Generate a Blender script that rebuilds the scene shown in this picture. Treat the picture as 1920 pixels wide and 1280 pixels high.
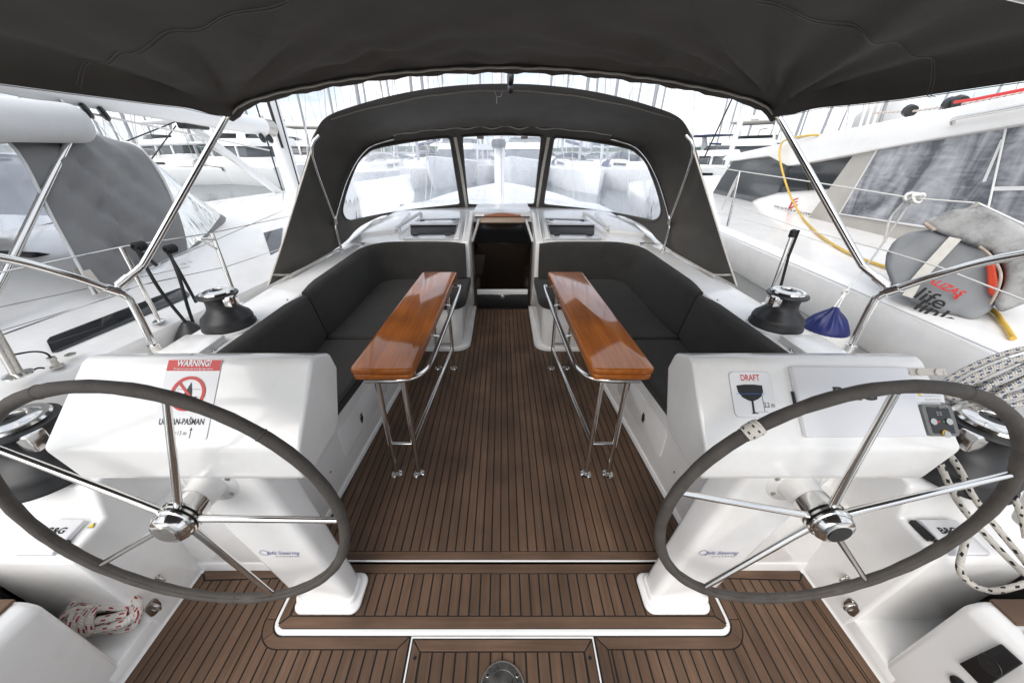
import bpy, bmesh, math, random
from mathutils import Vector, Matrix, noise
R = math.radians
random.seed(7)
for _o in list(bpy.data.objects): bpy.data.objects.remove(_o)
SC = bpy.context.scene
COL = SC.collection

# ---------------------------------------------------------------- camera
FPX, CXP, CYP, CAMZ, PITCH = 645.0, 942.0, 640.0, 1.6, R(29.05)
cam_d = bpy.data.cameras.new('camera')
cam_d.sensor_width = 36.0
cam_d.lens = FPX / 1920 * 36
cam_d.shift_x = (960 - CXP) / 1920
cam_d.clip_start, cam_d.clip_end = 0.02, 6000
cam = bpy.data.objects.new('camera', cam_d)
COL.objects.link(cam)
cam.location = (0, 0, CAMZ)
cam.rotation_euler = (math.pi / 2 - PITCH, 0, 0)
SC.camera = cam

# ---------------------------------------------------------------- sky, sun, exposure
SUN_EL, SUN_AZ = 41, 208          # overcast: very wide soft sun from astern, behind the camera
world = bpy.data.worlds.new('World'); SC.world = world; world.use_nodes = True
wn = world.node_tree.nodes; wl = world.node_tree.links; wn.clear()
w_out = wn.new('ShaderNodeOutputWorld'); w_bg = wn.new('ShaderNodeBackground')
w_sky = wn.new('ShaderNodeTexSky'); w_sky.sky_type = 'NISHITA'; w_sky.sun_disc = False
w_sky.sun_elevation = R(SUN_EL); w_sky.sun_rotation = R(SUN_AZ)
w_sky.air_density = 1.0; w_sky.dust_density = 2.5; w_sky.ozone_density = 1.2
w_tc = wn.new('ShaderNodeTexCoord'); w_map = wn.new('ShaderNodeMapping')
w_map.inputs['Scale'].default_value = (1.2, 1.2, 4.5)
w_noi = wn.new('ShaderNodeTexNoise'); w_noi.inputs['Scale'].default_value = 1.7
w_noi.inputs['Detail'].default_value = 6; w_noi.inputs['Roughness'].default_value = 0.55
w_rmp = wn.new('ShaderNodeMapRange'); w_rmp.inputs[1].default_value = 0.36; w_rmp.inputs[2].default_value = 0.66
w_rmp.inputs[3].default_value = 0.70; w_rmp.inputs[4].default_value = 0.98
w_mix = wn.new('ShaderNodeMixRGB')
w_no2 = wn.new('ShaderNodeTexNoise'); w_no2.inputs['Scale'].default_value = 3.1; w_no2.inputs['Detail'].default_value = 7; w_no2.inputs['Roughness'].default_value = .55
w_clo = wn.new('ShaderNodeValToRGB')          # cloud sheet: thin bluish gaps to dense white
w_clo.color_ramp.elements[0].position = .36; w_clo.color_ramp.elements[0].color = (3.0, 3.4, 3.95, 1)
w_clo.color_ramp.elements[1].position = .60; w_clo.color_ramp.elements[1].color = (5.7, 5.75, 5.85, 1)
wl.new(w_map.outputs[0], w_no2.inputs[0]); wl.new(w_no2.outputs[0], w_clo.inputs[0]); wl.new(w_clo.outputs[0], w_mix.inputs[2])
wl.new(w_tc.outputs['Generated'], w_map.inputs[0]); wl.new(w_map.outputs[0], w_noi.inputs[0])
wl.new(w_noi.outputs[0], w_rmp.inputs[0]); wl.new(w_rmp.outputs[0], w_mix.inputs[0])
wl.new(w_sky.outputs[0], w_mix.inputs[1]); wl.new(w_mix.outputs[0], w_bg.inputs[0])
w_bg.inputs[1].default_value = 0.10
wl.new(w_bg.outputs[0], w_out.inputs[0])
sun_d = bpy.data.lights.new('sun', 'SUN'); sun_d.energy = 0.95; sun_d.angle = R(60); sun_d.color = (1, .97, .93)
sun = bpy.data.objects.new('sun', sun_d); COL.objects.link(sun)
_sd = Vector((math.sin(R(SUN_AZ)) * math.cos(R(SUN_EL)), math.cos(R(SUN_AZ)) * math.cos(R(SUN_EL)), math.sin(R(SUN_EL))))
sun.rotation_euler = (-_sd).to_track_quat('-Z', 'Y').to_euler()
SC.view_settings.view_transform = 'Standard'; SC.view_settings.look = 'None'
SC.view_settings.gamma = 1; SC.view_settings.use_curve_mapping = False
SC.view_settings.exposure = 1.44
SC.cycles.max_bounces = 8; SC.cycles.transparent_max_bounces = 16; SC.cycles.diffuse_bounces = 4
SC.cycles.glossy_bounces = 4; SC.cycles.caustics_reflective = False; SC.cycles.caustics_refractive = False
SC.cycles.use_denoising = True

# ---------------------------------------------------------------- from photo point to place (each at its own real depth)
_c, _s = math.cos(PITCH), math.sin(PITCH)
def ray(u, v):
    a, b = (u - CXP) / FPX, (CYP - v) / FPX
    return Vector((a, _c + b * _s, -_s + b * _c))
CAMP = Vector((0, 0, CAMZ))
def atz(u, v, z): d = ray(u, v); return CAMP + d * ((z - CAMZ) / d.z)
def aty(u, v, y): d = ray(u, v); return CAMP + d * (y / d.y)
def atx(u, v, x): d = ray(u, v); return CAMP + d * (x / d.x)
def atp(u, v, p, n):
    d = ray(u, v); p = Vector(p); n = Vector(n)
    return CAMP + d * ((p - CAMP).dot(n) / d.dot(n))
def proj(p):
    y, z = p[1], p[2] - CAMZ
    dep = y * _c - z * _s; up = y * _s + z * _c
    return (CXP + FPX * p[0] / dep, CYP - FPX * up / dep)

# ---------------------------------------------------------------- materials
MATS = {}
def mat(name, col, rough=.5, metal=0, coat=0, var=0, vscale=3, bump=0, bscale=200, stretch=(1, 1, 1), rvar=0, spec=.5, sheen=0, dirt=None, coatr=.05):
    m = bpy.data.materials.new(name); m.use_nodes = True; MATS[name] = m
    nt = m.node_tree; n = nt.nodes; l = nt.links; b = n['Principled BSDF']
    b.inputs['Base Color'].default_value = (*col, 1); b.inputs['Roughness'].default_value = rough
    b.inputs['Metallic'].default_value = metal; b.inputs['Coat Weight'].default_value = coat
    b.inputs['Coat Roughness'].default_value = coatr; b.inputs['Specular IOR Level'].default_value = spec
    b.inputs['Sheen Weight'].default_value = sheen
    if var or bump or rvar or dirt:
        tc = n.new('ShaderNodeTexCoord'); mp = n.new('ShaderNodeMapping'); mp.inputs['Scale'].default_value = stretch
        l.new(tc.outputs['Object'], mp.inputs[0])
    if var or rvar:
        t = n.new('ShaderNodeTexNoise'); t.inputs['Scale'].default_value = vscale; t.inputs['Detail'].default_value = 6
        t.inputs['Roughness'].default_value = .62
        l.new(mp.outputs[0], t.inputs[0])
        if var:
            r = n.new('ShaderNodeMapRange'); r.inputs[1].default_value = .28; r.inputs[2].default_value = .72
            r.inputs[3].default_value = 1 - var; r.inputs[4].default_value = 1 + var
            x = n.new('ShaderNodeVectorMath'); x.operation = 'SCALE'; x.inputs[0].default_value = col
            l.new(t.outputs[0], r.inputs[0]); l.new(r.outputs[0], x.inputs['Scale']); l.new(x.outputs[0], b.inputs['Base Color'])
        if rvar:
            r2 = n.new('ShaderNodeMapRange'); r2.inputs[1].default_value = .3; r2.inputs[2].default_value = .7
            r2.inputs[3].default_value = max(0, rough - rvar); r2.inputs[4].default_value = rough + rvar
            l.new(t.outputs[0], r2.inputs[0]); l.new(r2.outputs[0], b.inputs['Roughness'])
    if dirt:
        dcol, dscale, lo, hi = dirt
        t3 = n.new('ShaderNodeTexNoise'); t3.inputs['Scale'].default_value = dscale; t3.inputs['Detail'].default_value = 8
        t3.inputs['Roughness'].default_value = .7; l.new(mp.outputs[0], t3.inputs[0])
        r3 = n.new('ShaderNodeMapRange'); r3.inputs[1].default_value = lo; r3.inputs[2].default_value = hi
        l.new(t3.outputs[0], r3.inputs[0])
        mx = n.new('ShaderNodeMixRGB'); mx.inputs[2].default_value = (*dcol, 1)
        if b.inputs['Base Color'].links:
            src = b.inputs['Base Color'].links[0].from_socket; l.new(src, mx.inputs[1])
        else: mx.inputs[1].default_value = (*col, 1)
        l.new(r3.outputs[0], mx.inputs[0]); l.new(mx.outputs[0], b.inputs['Base Color'])
    if bump:
        t2 = n.new('ShaderNodeTexNoise'); t2.inputs['Scale'].default_value = bscale; t2.inputs['Detail'].default_value = 4
        l.new(mp.outputs[0], t2.inputs[0])
        bp = n.new('ShaderNodeBump'); bp.inputs['Strength'].default_value = bump; bp.inputs['Distance'].default_value = .01
        l.new(t2.outputs[0], bp.inputs['Height']); l.new(bp.outputs[0], b.inputs['Normal'])
    return m

mat('gelcoat', (.86, .85, .835), .20, coat=.35, var=.03, vscale=2.2, bump=.010, bscale=4, dirt=((.75, .73, .69), 3.2, .48, .80))
mat('seam_thread', (.22, .205, .185), .9)
mat('gelcoat_far', (.88, .88, .88), .35, var=.04, vscale=1.2)
mat('piping', (.045, .042, .038), .9)
mat('yacht_glass', (.10, .11, .12), .15)
mat('mast_grey', (.34, .35, .37), .45, var=.2, vscale=.4)
mat('topside_grey', (.60, .61, .62), .25, coat=.3, var=.04, vscale=1.5)
mat('nonskid', (.70, .71, .71), .6, var=.04, vscale=4, bump=.25, bscale=420)
mat('canvas', (.090, .082, .072), .92, var=.16, vscale=4.5, bump=.4, bscale=420, sheen=.05)
mat('cushion', (.030, .028, .0255), .95, var=.22, vscale=9, bump=.5, bscale=420, sheen=.06)
mat('grey_canvas', (.20, .20, .20), .9, var=.10, vscale=3, bump=.15, bscale=500, sheen=.2)
mat('pale_canvas', (.62, .62, .62), .9, var=.08, vscale=3, bump=.15, bscale=500)
mat('taupe_canvas', (.42, .40, .37), .9, var=.12, vscale=4, bump=.15, bscale=400)
mat('steel', (.72, .71, .69), .13, metal=1, rvar=.06, vscale=14)
mat('steel_dull', (.50, .48, .45), .30, metal=1, rvar=.1, vscale=20)
mat('winch_black', (.018, .018, .019), .42, var=.2, vscale=12, bump=.04, bscale=300)
mat('black_plastic', (.012, .012, .013), .38)
mat('black_rope', (.014, .014, .015), .85, bump=.3, bscale=500)
mat('leather', (.070, .061, .053), .72, var=.28, vscale=16, bump=.3, bscale=330, dirt=((.16, .10, .07), 22, .62, .85))
mat('caulk', (.008, .008, .008), .6)
mat('cream_tape', (.58, .54, .48), .85, var=.12, vscale=30, bump=.1, bscale=300)
mat('white_cord', (.70, .69, .66), .8, var=.1, vscale=40)
mat('white_paint', (.78, .78, .78), .35, var=.03, vscale=2)
mat('sticker_white', (.80, .80, .81), .3)
mat('cover_grey', (.74, .74, .76), .33, var=.02, vscale=5)
mat('red', (.58, .025, .02), .4)
mat('ink', (.012, .012, .012), .5)
mat('ink_grey', (.22, .22, .23), .5)
mat('ink_blue', (.12, .13, .34), .5)
mat('line_blue', (.08, .2, .6), .5)
mat('yellow', (.72, .55, .03), .45)
mat('hose_yellow', (.62, .40, .06), .45, var=.15, vscale=9)
mat('panel_grey', (.16, .16, .15), .4)
mat('green_led', (.02, .25, .05), .4)
mat('amber', (.6, .35, .05), .4)
mat('fender_white', (.72, .71, .68), .4, var=.06, vscale=6)
mat('fender_blue', (.008, .015, .11), .4, var=.2, vscale=9)
mat('navy', (.02, .03, .09), .6, var=.1)
mat('teal', (.06, .13, .13), .6, var=.15)
mat('rust_pipe', (.22, .11, .06), .6)
mat('dark_glass', (.010, .011, .013), .05, spec=.6)
mat('tinted_glass', (.06, .065, .07), .06, spec=.7, var=.2, vscale=1.2)
mat('door_glass', (.006, .006, .006), .22, spec=.22)
mat('smoked_panel', (.55, .56, .58), .08, coat=.5)
mat('strap_white', (.62, .60, .55), .8, var=.1, vscale=20)
mat('raft_grey', (.25, .26, .27), .85, var=.12, vscale=6, bump=.15, bscale=420)
mat('raft_dirty', (.34, .34, .335), .88, var=.25, vscale=7, bump=.15, bscale=420, dirt=((.06, .055, .05), 6, .47, .68))
mat('orange_red', (.62, .06, .02), .5)
mat('foam', (.36, .30, .25), .9, var=.3, vscale=25)
mat('wood_edge', (.42, .30, .22), .35)
mat('hill_green', (.05, .07, .04), .95, var=.3, vscale=.05)
mat('stone', (.30, .27, .23), .9, var=.2, vscale=.3)

def wood_mat(name, c1, c2, rough, coat, per_obj, stretch, scale, bumpv, wear=None, axis=1):
    m = bpy.data.materials.new(name); m.use_nodes = True; MATS[name] = m
    nt = m.node_tree; n = nt.nodes; l = nt.links; b = n['Principled BSDF']
    b.inputs['Roughness'].default_value = rough; b.inputs['Coat Weight'].default_value = coat; b.inputs['Coat Roughness'].default_value = .07; b.inputs['Specular IOR Level'].default_value = .12 if coat else .35
    tc = n.new('ShaderNodeTexCoord'); mp = n.new('ShaderNodeMapping'); mp.inputs['Scale'].default_value = stretch
    oi = n.new('ShaderNodeObjectInfo'); cmb = n.new('ShaderNodeVectorMath'); cmb.operation = 'ADD'
    sc = n.new('ShaderNodeVectorMath'); sc.operation = 'SCALE'; sc.inputs[0].default_value = (3.1, 7.7, 1.3)
    l.new(oi.outputs['Random'], sc.inputs['Scale']); l.new(tc.outputs['Object'], cmb.inputs[0]); l.new(sc.outputs[0], cmb.inputs[1])
    l.new(cmb.outputs[0], mp.inputs[0])
    t = n.new('ShaderNodeTexNoise'); t.inputs['Scale'].default_value = scale; t.inputs['Detail'].default_value = 8; t.inputs['Roughness'].default_value = .65
    l.new(mp.outputs[0], t.inputs[0])
    rp = n.new('ShaderNodeValToRGB'); rp.color_ramp.elements[0].position = .3; rp.color_ramp.elements[0].color = (*c1, 1)
    rp.color_ramp.elements[1].position = .72; rp.color_ramp.elements[1].color = (*c2, 1)
    l.new(t.outputs[0], rp.inputs[0])
    mr = n.new('ShaderNodeMapRange'); mr.inputs[3].default_value = 1 - per_obj; mr.inputs[4].default_value = 1 + per_obj
    l.new(oi.outputs['Random'], mr.inputs[0])
    x = n.new('ShaderNodeVectorMath'); x.operation = 'SCALE'; l.new(rp.outputs[0], x.inputs[0]); l.new(mr.outputs[0], x.inputs['Scale'])
    last = x.outputs[0]
    # large worn and damp patches
    t2 = n.new('ShaderNodeTexNoise'); t2.inputs['Scale'].default_value = 3.2; t2.inputs['Detail'].default_value = 6
    l.new(tc.outputs['Object'], t2.inputs[0])
    r2 = n.new('ShaderNodeMapRange'); r2.inputs[1].default_value = .3; r2.inputs[2].default_value = .7
    r2.inputs[3].default_value = .70; r2.inputs[4].default_value = 1.32
    l.new(t2.outputs[0], r2.inputs[0])
    y = n.new('ShaderNodeVectorMath'); y.operation = 'SCALE'; l.new(last, y.inputs[0]); l.new(r2.outputs[0], y.inputs['Scale'])
    last = y.outputs[0]
    if wear:
        t3 = n.new('ShaderNodeTexNoise'); t3.inputs['Scale'].default_value = 11; t3.inputs['Detail'].default_value = 7; l.new(tc.outputs['Object'], t3.inputs[0])
        r3 = n.new('ShaderNodeMapRange'); r3.inputs[1].default_value = .66; r3.inputs[2].default_value = .8; l.new(t3.outputs[0], r3.inputs[0])
        mx = n.new('ShaderNodeMixRGB'); mx.inputs[2].default_value = (*wear, 1); l.new(r3.outputs[0], mx.inputs[0]); l.new(last, mx.inputs[1]); last = mx.outputs[0]
    l.new(last, b.inputs['Base Color'])
    bp = n.new('ShaderNodeBump'); bp.inputs['Strength'].default_value = bumpv; bp.inputs['Distance'].default_value = .004
    l.new(t.outputs[0], bp.inputs['Height']); l.new(bp.outputs[0], b.inputs['Normal'])
    return m
wood_mat('teak', (.088, .050, .030), (.142, .085, .054), .62, 0, .15, (26, 1.3, 26), 2.2, .35, wear=(.12, .07, .045))
wood_mat('teak_cross', (.096, .055, .033), (.150, .091, .059), .62, 0, .12, (1.3, 26, 26), 2.2, .35, wear=(.12, .07, .045))
wood_mat('varnish', (.27, .066, .006), (.46, .138, .016), .35, 1.0, .04, (16, .9, 16), 2.5, .10)

def rope_mat(name, base, fleck, nu=34, nv=4, duty=.34):
    m = bpy.data.materials.new(name); m.use_nodes = True; MATS[name] = m
    nt = m.node_tree; n = nt.nodes; l = nt.links; b = n['Principled BSDF']; b.inputs['Roughness'].default_value = .85
    uv = n.new('ShaderNodeTexCoord'); sp = n.new('ShaderNodeSeparateXYZ'); l.new(uv.outputs['UV'], sp.inputs[0])
    def mth(op, a, b_=None):
        q = n.new('ShaderNodeMath'); q.operation = op
        for i, s in enumerate((a, b_)):
            if s is None: continue
            if isinstance(s, (int, float)): q.inputs[i].default_value = s
            else: l.new(s, q.inputs[i])
        return q.outputs[0]
    U, V = sp.outputs[0], sp.outputs[1]
    f1 = mth('LESS_THAN', mth('FRACT', mth('ADD', mth('MULTIPLY', U, nu), mth('MULTIPLY', V, 1.0))), duty)
    f2 = mth('LESS_THAN', mth('FRACT', mth('SUBTRACT', mth('MULTIPLY', V, nv), mth('MULTIPLY', U, nu * .5))), .42)
    fl = mth('MULTIPLY', f1, f2)
    mx = n.new('ShaderNodeMixRGB'); mx.inputs[1].default_value = (*base, 1); mx.inputs[2].default_value = (*fleck, 1); l.new(fl, mx.inputs[0])
    l.new(mx.outputs[0], b.inputs['Base Color'])
    w = mth('SINE', mth('ADD', mth('MULTIPLY', U, 900), mth('MULTIPLY', V, 25)))
    bp = n.new('ShaderNodeBump'); bp.inputs['Strength'].default_value = .5; bp.inputs['Distance'].default_value = .002
    l.new(w, bp.inputs['Height']); l.new(bp.outputs[0], b.inputs['Normal'])
rope_mat('rope_red', (.62, .58, .53), (.34, .015, .03), 22, 6)
rope_mat('rope_black', (.52, .49, .44), (.012, .012, .014), 24, 3)
rope_mat('rope_blue', (.55, .52, .47), (.03, .08, .19), 42, 4, .40)
rope_mat('rope_whipping', (.66, .62, .56), (.03, .03, .03), 60, 7, .25)

def vinyl_mat(name, milk, tint=(.95, .965, .99), wrinkle=.06, scale=2.2, stretch=(2, 2, .6), ior=1.06):
    m = bpy.data.materials.new(name); m.use_nodes = True; MATS[name] = m
    nt = m.node_tree; n = nt.nodes; l = nt.links; n.clear()
    out = n.new('ShaderNodeOutputMaterial'); tr = n.new('ShaderNodeBsdfTransparent'); tr.inputs[0].default_value = (*tint, 1)
    df = n.new('ShaderNodeBsdfTranslucent'); df.inputs[0].default_value = (.86, .88, .94, 1)
    gl = n.new('ShaderNodeBsdfGlossy'); gl.inputs['Roughness'].default_value = .08
    tc = n.new('ShaderNodeTexCoord'); mp = n.new('ShaderNodeMapping'); mp.inputs['Scale'].default_value = stretch
    l.new(tc.outputs['Object'], mp.inputs[0])
    t = n.new('ShaderNodeTexNoise'); t.inputs['Scale'].default_value = scale; t.inputs['Detail'].default_value = 2.5; t.inputs['Distortion'].default_value = .6
    l.new(mp.outputs[0], t.inputs[0])
    r = n.new('ShaderNodeMapRange'); r.inputs[1].default_value = .35; r.inputs[2].default_value = .75
    r.inputs[3].default_value = milk * .75; r.inputs[4].default_value = min(.95, milk * 1.25); l.new(t.outputs[0], r.inputs[0])
    m1 = n.new('ShaderNodeMixShader'); l.new(r.outputs[0], m1.inputs[0]); l.new(tr.outputs[0], m1.inputs[1]); l.new(df.outputs[0], m1.inputs[2])
    bp = n.new('ShaderNodeBump'); bp.inputs['Strength'].default_value = wrinkle; bp.inputs['Distance'].default_value = .05; l.new(t.outputs[0], bp.inputs['Height'])
    l.new(bp.outputs[0], gl.inputs['Normal'])
    fr = n.new('ShaderNodeFresnel'); fr.inputs[0].default_value = ior
    m2 = n.new('ShaderNodeMixShader'); l.new(fr.outputs[0], m2.inputs[0]); l.new(m1.outputs[0], m2.inputs[1]); l.new(gl.outputs[0], m2.inputs[2])
    l.new(m2.outputs[0], out.inputs[0])
vinyl_mat('vinyl', .33, wrinkle=.12, scale=3.2)
vinyl_mat('vinyl_far', .42, wrinkle=.3, ior=1.3)

def clear_dark(name, tint, ior):
    m = bpy.data.materials.new(name); m.use_nodes = True; MATS[name] = m
    n = m.node_tree.nodes; l = m.node_tree.links; n.clear()
    out = n.new('ShaderNodeOutputMaterial'); tr = n.new('ShaderNodeBsdfTransparent'); tr.inputs[0].default_value = (*tint, 1)
    gl = n.new('ShaderNodeBsdfGlossy'); gl.inputs['Roughness'].default_value = .05
    fr = n.new('ShaderNodeFresnel'); fr.inputs[0].default_value = ior; mx = n.new('ShaderNodeMixShader')
    l.new(fr.outputs[0], mx.inputs[0]); l.new(tr.outputs[0], mx.inputs[1]); l.new(gl.outputs[0], mx.inputs[2]); l.new(mx.outputs[0], out.inputs[0])
clear_dark('door_clear', (.50, .47, .43), 1.3)

def water_mat():
    m = bpy.data.materials.new('water'); m.use_nodes = True; MATS['water'] = m
    n = m.node_tree.nodes; l = m.node_tree.links; b = n['Principled BSDF']
    b.inputs['Base Color'].default_value = (.05, .075, .085, 1); b.inputs['Roughness'].default_value = .07
    tc = n.new('ShaderNodeTexCoord'); t = n.new('ShaderNodeTexNoise'); t.inputs['Scale'].default_value = 1.3; t.inputs['Detail'].default_value = 4
    l.new(tc.outputs['Object'], t.inputs[0]); bp = n.new('ShaderNodeBump'); bp.inputs['Strength'].default_value = .25; bp.inputs['Distance'].default_value = .2
    l.new(t.outputs[0], bp.inputs['Height']); l.new(bp.outputs[0], b.inputs['Normal'])
water_mat()

# opaque, bumped vinyl of the catamaran's enclosure; reflections painted as streaks in the colour
def painted_reflect_mat():
    m = bpy.data.materials.new('vinyl_painted_reflect'); m.use_nodes = True; MATS['vinyl_painted_reflect'] = m
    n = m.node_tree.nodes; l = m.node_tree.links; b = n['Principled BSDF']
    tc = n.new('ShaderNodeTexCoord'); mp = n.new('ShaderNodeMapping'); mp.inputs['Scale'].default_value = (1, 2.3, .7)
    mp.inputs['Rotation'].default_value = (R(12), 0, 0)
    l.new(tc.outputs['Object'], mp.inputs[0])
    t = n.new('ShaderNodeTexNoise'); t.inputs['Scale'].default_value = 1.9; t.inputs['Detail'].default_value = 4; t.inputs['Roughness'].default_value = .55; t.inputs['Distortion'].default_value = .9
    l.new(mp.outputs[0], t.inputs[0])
    # smaller ripple streaks, in the colour only
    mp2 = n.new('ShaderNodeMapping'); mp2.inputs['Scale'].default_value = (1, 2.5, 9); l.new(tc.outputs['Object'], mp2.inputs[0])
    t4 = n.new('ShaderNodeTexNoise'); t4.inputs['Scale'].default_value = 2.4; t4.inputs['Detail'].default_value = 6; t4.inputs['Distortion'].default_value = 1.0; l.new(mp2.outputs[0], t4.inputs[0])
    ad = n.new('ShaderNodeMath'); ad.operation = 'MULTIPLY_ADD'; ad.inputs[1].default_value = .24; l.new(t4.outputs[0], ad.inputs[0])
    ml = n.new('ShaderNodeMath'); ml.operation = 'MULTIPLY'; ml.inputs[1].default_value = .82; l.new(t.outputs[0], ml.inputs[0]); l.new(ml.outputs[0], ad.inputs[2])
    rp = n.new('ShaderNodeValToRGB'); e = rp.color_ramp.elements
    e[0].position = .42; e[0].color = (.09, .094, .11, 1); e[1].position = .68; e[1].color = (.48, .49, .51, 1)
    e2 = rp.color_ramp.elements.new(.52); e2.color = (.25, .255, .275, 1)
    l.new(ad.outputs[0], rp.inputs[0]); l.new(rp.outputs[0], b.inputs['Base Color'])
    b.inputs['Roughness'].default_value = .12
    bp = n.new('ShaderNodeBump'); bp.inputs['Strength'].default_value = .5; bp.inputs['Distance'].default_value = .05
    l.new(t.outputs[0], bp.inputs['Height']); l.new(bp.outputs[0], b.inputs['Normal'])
painted_reflect_mat()

# ---------------------------------------------------------------- building helpers
MIR = 1                     # -1 while the mirrored twin of a port-side thing is built
def tag(o, label=None, cat=None, group=None, kind=None):
    if label: o['label'] = label
    if cat: o['category'] = cat
    if group: o['group'] = group
    if kind: o['kind'] = kind
    return o
def thing(name, label, cat, loc=(0, 0, 0), group=None):
    o = bpy.data.objects.new(name, None); COL.objects.link(o)
    o.empty_display_size = .1
    o.location = (loc[0] * MIR, loc[1], loc[2])
    return tag(o, label, cat, group)
def adopt(o, parent):
    if parent is None: return
    o.parent = parent
    w = Matrix.Identity(4); p = parent; chain = []
    while p is not None: chain.append(p); p = p.parent
    for q in reversed(chain): w = w @ (q.matrix_parent_inverse @ q.matrix_basis if q.parent else q.matrix_basis)
    o.matrix_parent_inverse = w.inverted()
def ob(name, verts, faces, m, parent=None, smooth=35, uv=None):
    me = bpy.data.meshes.new(name)
    if MIR == -1:
        verts = [(-v[0], v[1], v[2]) for v in verts]; faces = [tuple(reversed(f)) for f in faces]
        if uv: uv = [list(reversed(q)) for q in uv]
    me.from_pydata([tuple(v) for v in verts], [], faces)
    me.materials.append(MATS[m])
    if uv:
        L = me.uv_layers.new(name='UVMap'); k = 0
        for q in uv:
            for c in q: L.data[k].uv = c; k += 1
    me.update()
    if smooth:
        me.polygons.foreach_set('use_smooth', [True] * len(me.polygons))
        me.set_sharp_from_angle(angle=R(smooth))
    o = bpy.data.objects.new(name, me); COL.objects.link(o)
    adopt(o, parent)
    return o
def struct(name, *a, **k):
    o = ob(name, *a, **k); o['kind'] = 'structure'; return o
def from_bm(bm):
    bm.normal_update(); bm.verts.index_update()
    vs = [v.co.copy() for v in bm.verts]; fs = [tuple(v.index for v in f.verts) for f in bm.faces]; bm.free()
    return vs, fs
def bevelled(vs, fs, w, seg=3, ang=25):
    bm = bmesh.new(); bv = [bm.verts.new(v) for v in vs]
    for f in fs: bm.faces.new([bv[i] for i in f])
    bmesh.ops.recalc_face_normals(bm, faces=bm.faces)
    ed = [e for e in bm.edges if len(e.link_faces) == 2 and e.calc_face_angle(0) > R(ang)]
    if w > 0: bmesh.ops.bevel(bm, geom=ed, offset=w, segments=seg, profile=.5, affect='EDGES', clamp_overlap=True)
    return from_bm(bm)
def join(*parts):
    V, F = [], []
    for vs, fs in parts:
        k = len(V); V += list(vs); F += [tuple(i + k for i in f) for f in fs]
    return V, F
def box(x0, x1, y0, y1, z0, z1, bev=0, seg=2):
    vs = [Vector((x, y, z)) for z in (z0, z1) for y in (y0, y1) for x in (x0, x1)]
    fs = [(0, 2, 3, 1), (4, 5, 7, 6), (0, 1, 5, 4), (1, 3, 7, 5), (3, 2, 6, 7), (2, 0, 4, 6)]
    return bevelled(vs, fs, bev, seg) if bev else (vs, fs)
def prism(pts, vec, bev=0, seg=2, ang=25):
    """polygon pts (3-D, planar) pushed along vec"""
    n = len(pts); pts = [Vector(p) for p in pts]; vec = Vector(vec)
    vs = pts + [p + vec for p in pts]
    fs = [tuple(range(n - 1, -1, -1)), tuple(range(n, 2 * n))] + [(i, (i + 1) % n, n + (i + 1) % n, n + i) for i in range(n)]
    return bevelled(vs, fs, bev, seg, ang)
def plan(pts, z0, z1, bev=0, seg=2, ang=25):
    return prism([(p[0], p[1], z0) for p in pts], (0, 0, z1 - z0), bev, seg, ang)
def smooth_path(pts, sub=6, closed=False):
    pts = [Vector(p) for p in pts]; n = len(pts); out = []
    rng = range(n) if closed else range(n - 1)
    for i in rng:
        if closed: p0, p1, p2, p3 = pts[(i - 1) % n], pts[i], pts[(i + 1) % n], pts[(i + 2) % n]
        else: p0, p1, p2, p3 = pts[max(i - 1, 0)], pts[i], pts[i + 1], pts[min(i + 2, n - 1)]
        for k in range(sub):
            t = k / sub
            out.append(.5 * ((2 * p1) + (p2 - p0) * t + (2 * p0 - 5 * p1 + 4 * p2 - p3) * t * t + (3 * p1 - p0 - 3 * p2 + p3) * t ** 3))
    if not closed: out.append(pts[-1])
    return out
def tube_mesh(path, r, seg=10, closed=False, caps=True):
    path = [Vector(p) for p in path]; n = len(path); rr = r if isinstance(r, (list, tuple)) else [r] * n
    T = []
    for i in range(n):
        a = path[(i - 1) % n] if closed or i > 0 else path[i]; b = path[(i + 1) % n] if closed or i < n - 1 else path[i]
        T.append((b - a).normalized())
    up = Vector((0, 0, 1)) if abs(T[0].z) < .9 else Vector((1, 0, 0))
    nrm = T[0].cross(up).normalized(); vs = []; Ls = [0]
    for i in range(n):
        nrm = (nrm - T[i] * nrm.dot(T[i])).normalized(); bi = T[i].cross(nrm)
        for k in range(seg):
            a = 2 * math.pi * k / seg
            vs.append(path[i] + (nrm * math.cos(a) + bi * math.sin(a)) * rr[i])
        if i: Ls.append(Ls[-1] + (path[i] - path[i - 1]).length)
    Ls.append(Ls[-1] + (path[0] - path[-1]).length)
    fs, uv = [], []
    for i in range(n if closed else n - 1):
        j = (i + 1) % n
        for k in range(seg):
            k2 = (k + 1) % seg
            fs.append((i * seg + k, i * seg + k2, j * seg + k2, j * seg + k))
            uv.append([(Ls[i], k / seg), (Ls[i], (k + 1) / seg), (Ls[i + 1], (k + 1) / seg), (Ls[i + 1], k / seg)])
    if caps and not closed:
        fs.append(tuple(range(seg - 1, -1, -1))); uv.append([(0, 0)] * seg)
        fs.append(tuple((n - 1) * seg + k for k in range(seg))); uv.append([(0, 0)] * seg)
    return vs, fs, uv
def tube(name, path, r, m, parent=None, seg=10, sub=0, closed=False):
    if sub: path = smooth_path(path, sub, closed)
    vs, fs, uv = tube_mesh(path, r, seg, closed)
    return ob(name, vs, fs, m, parent, 50, uv)
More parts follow.
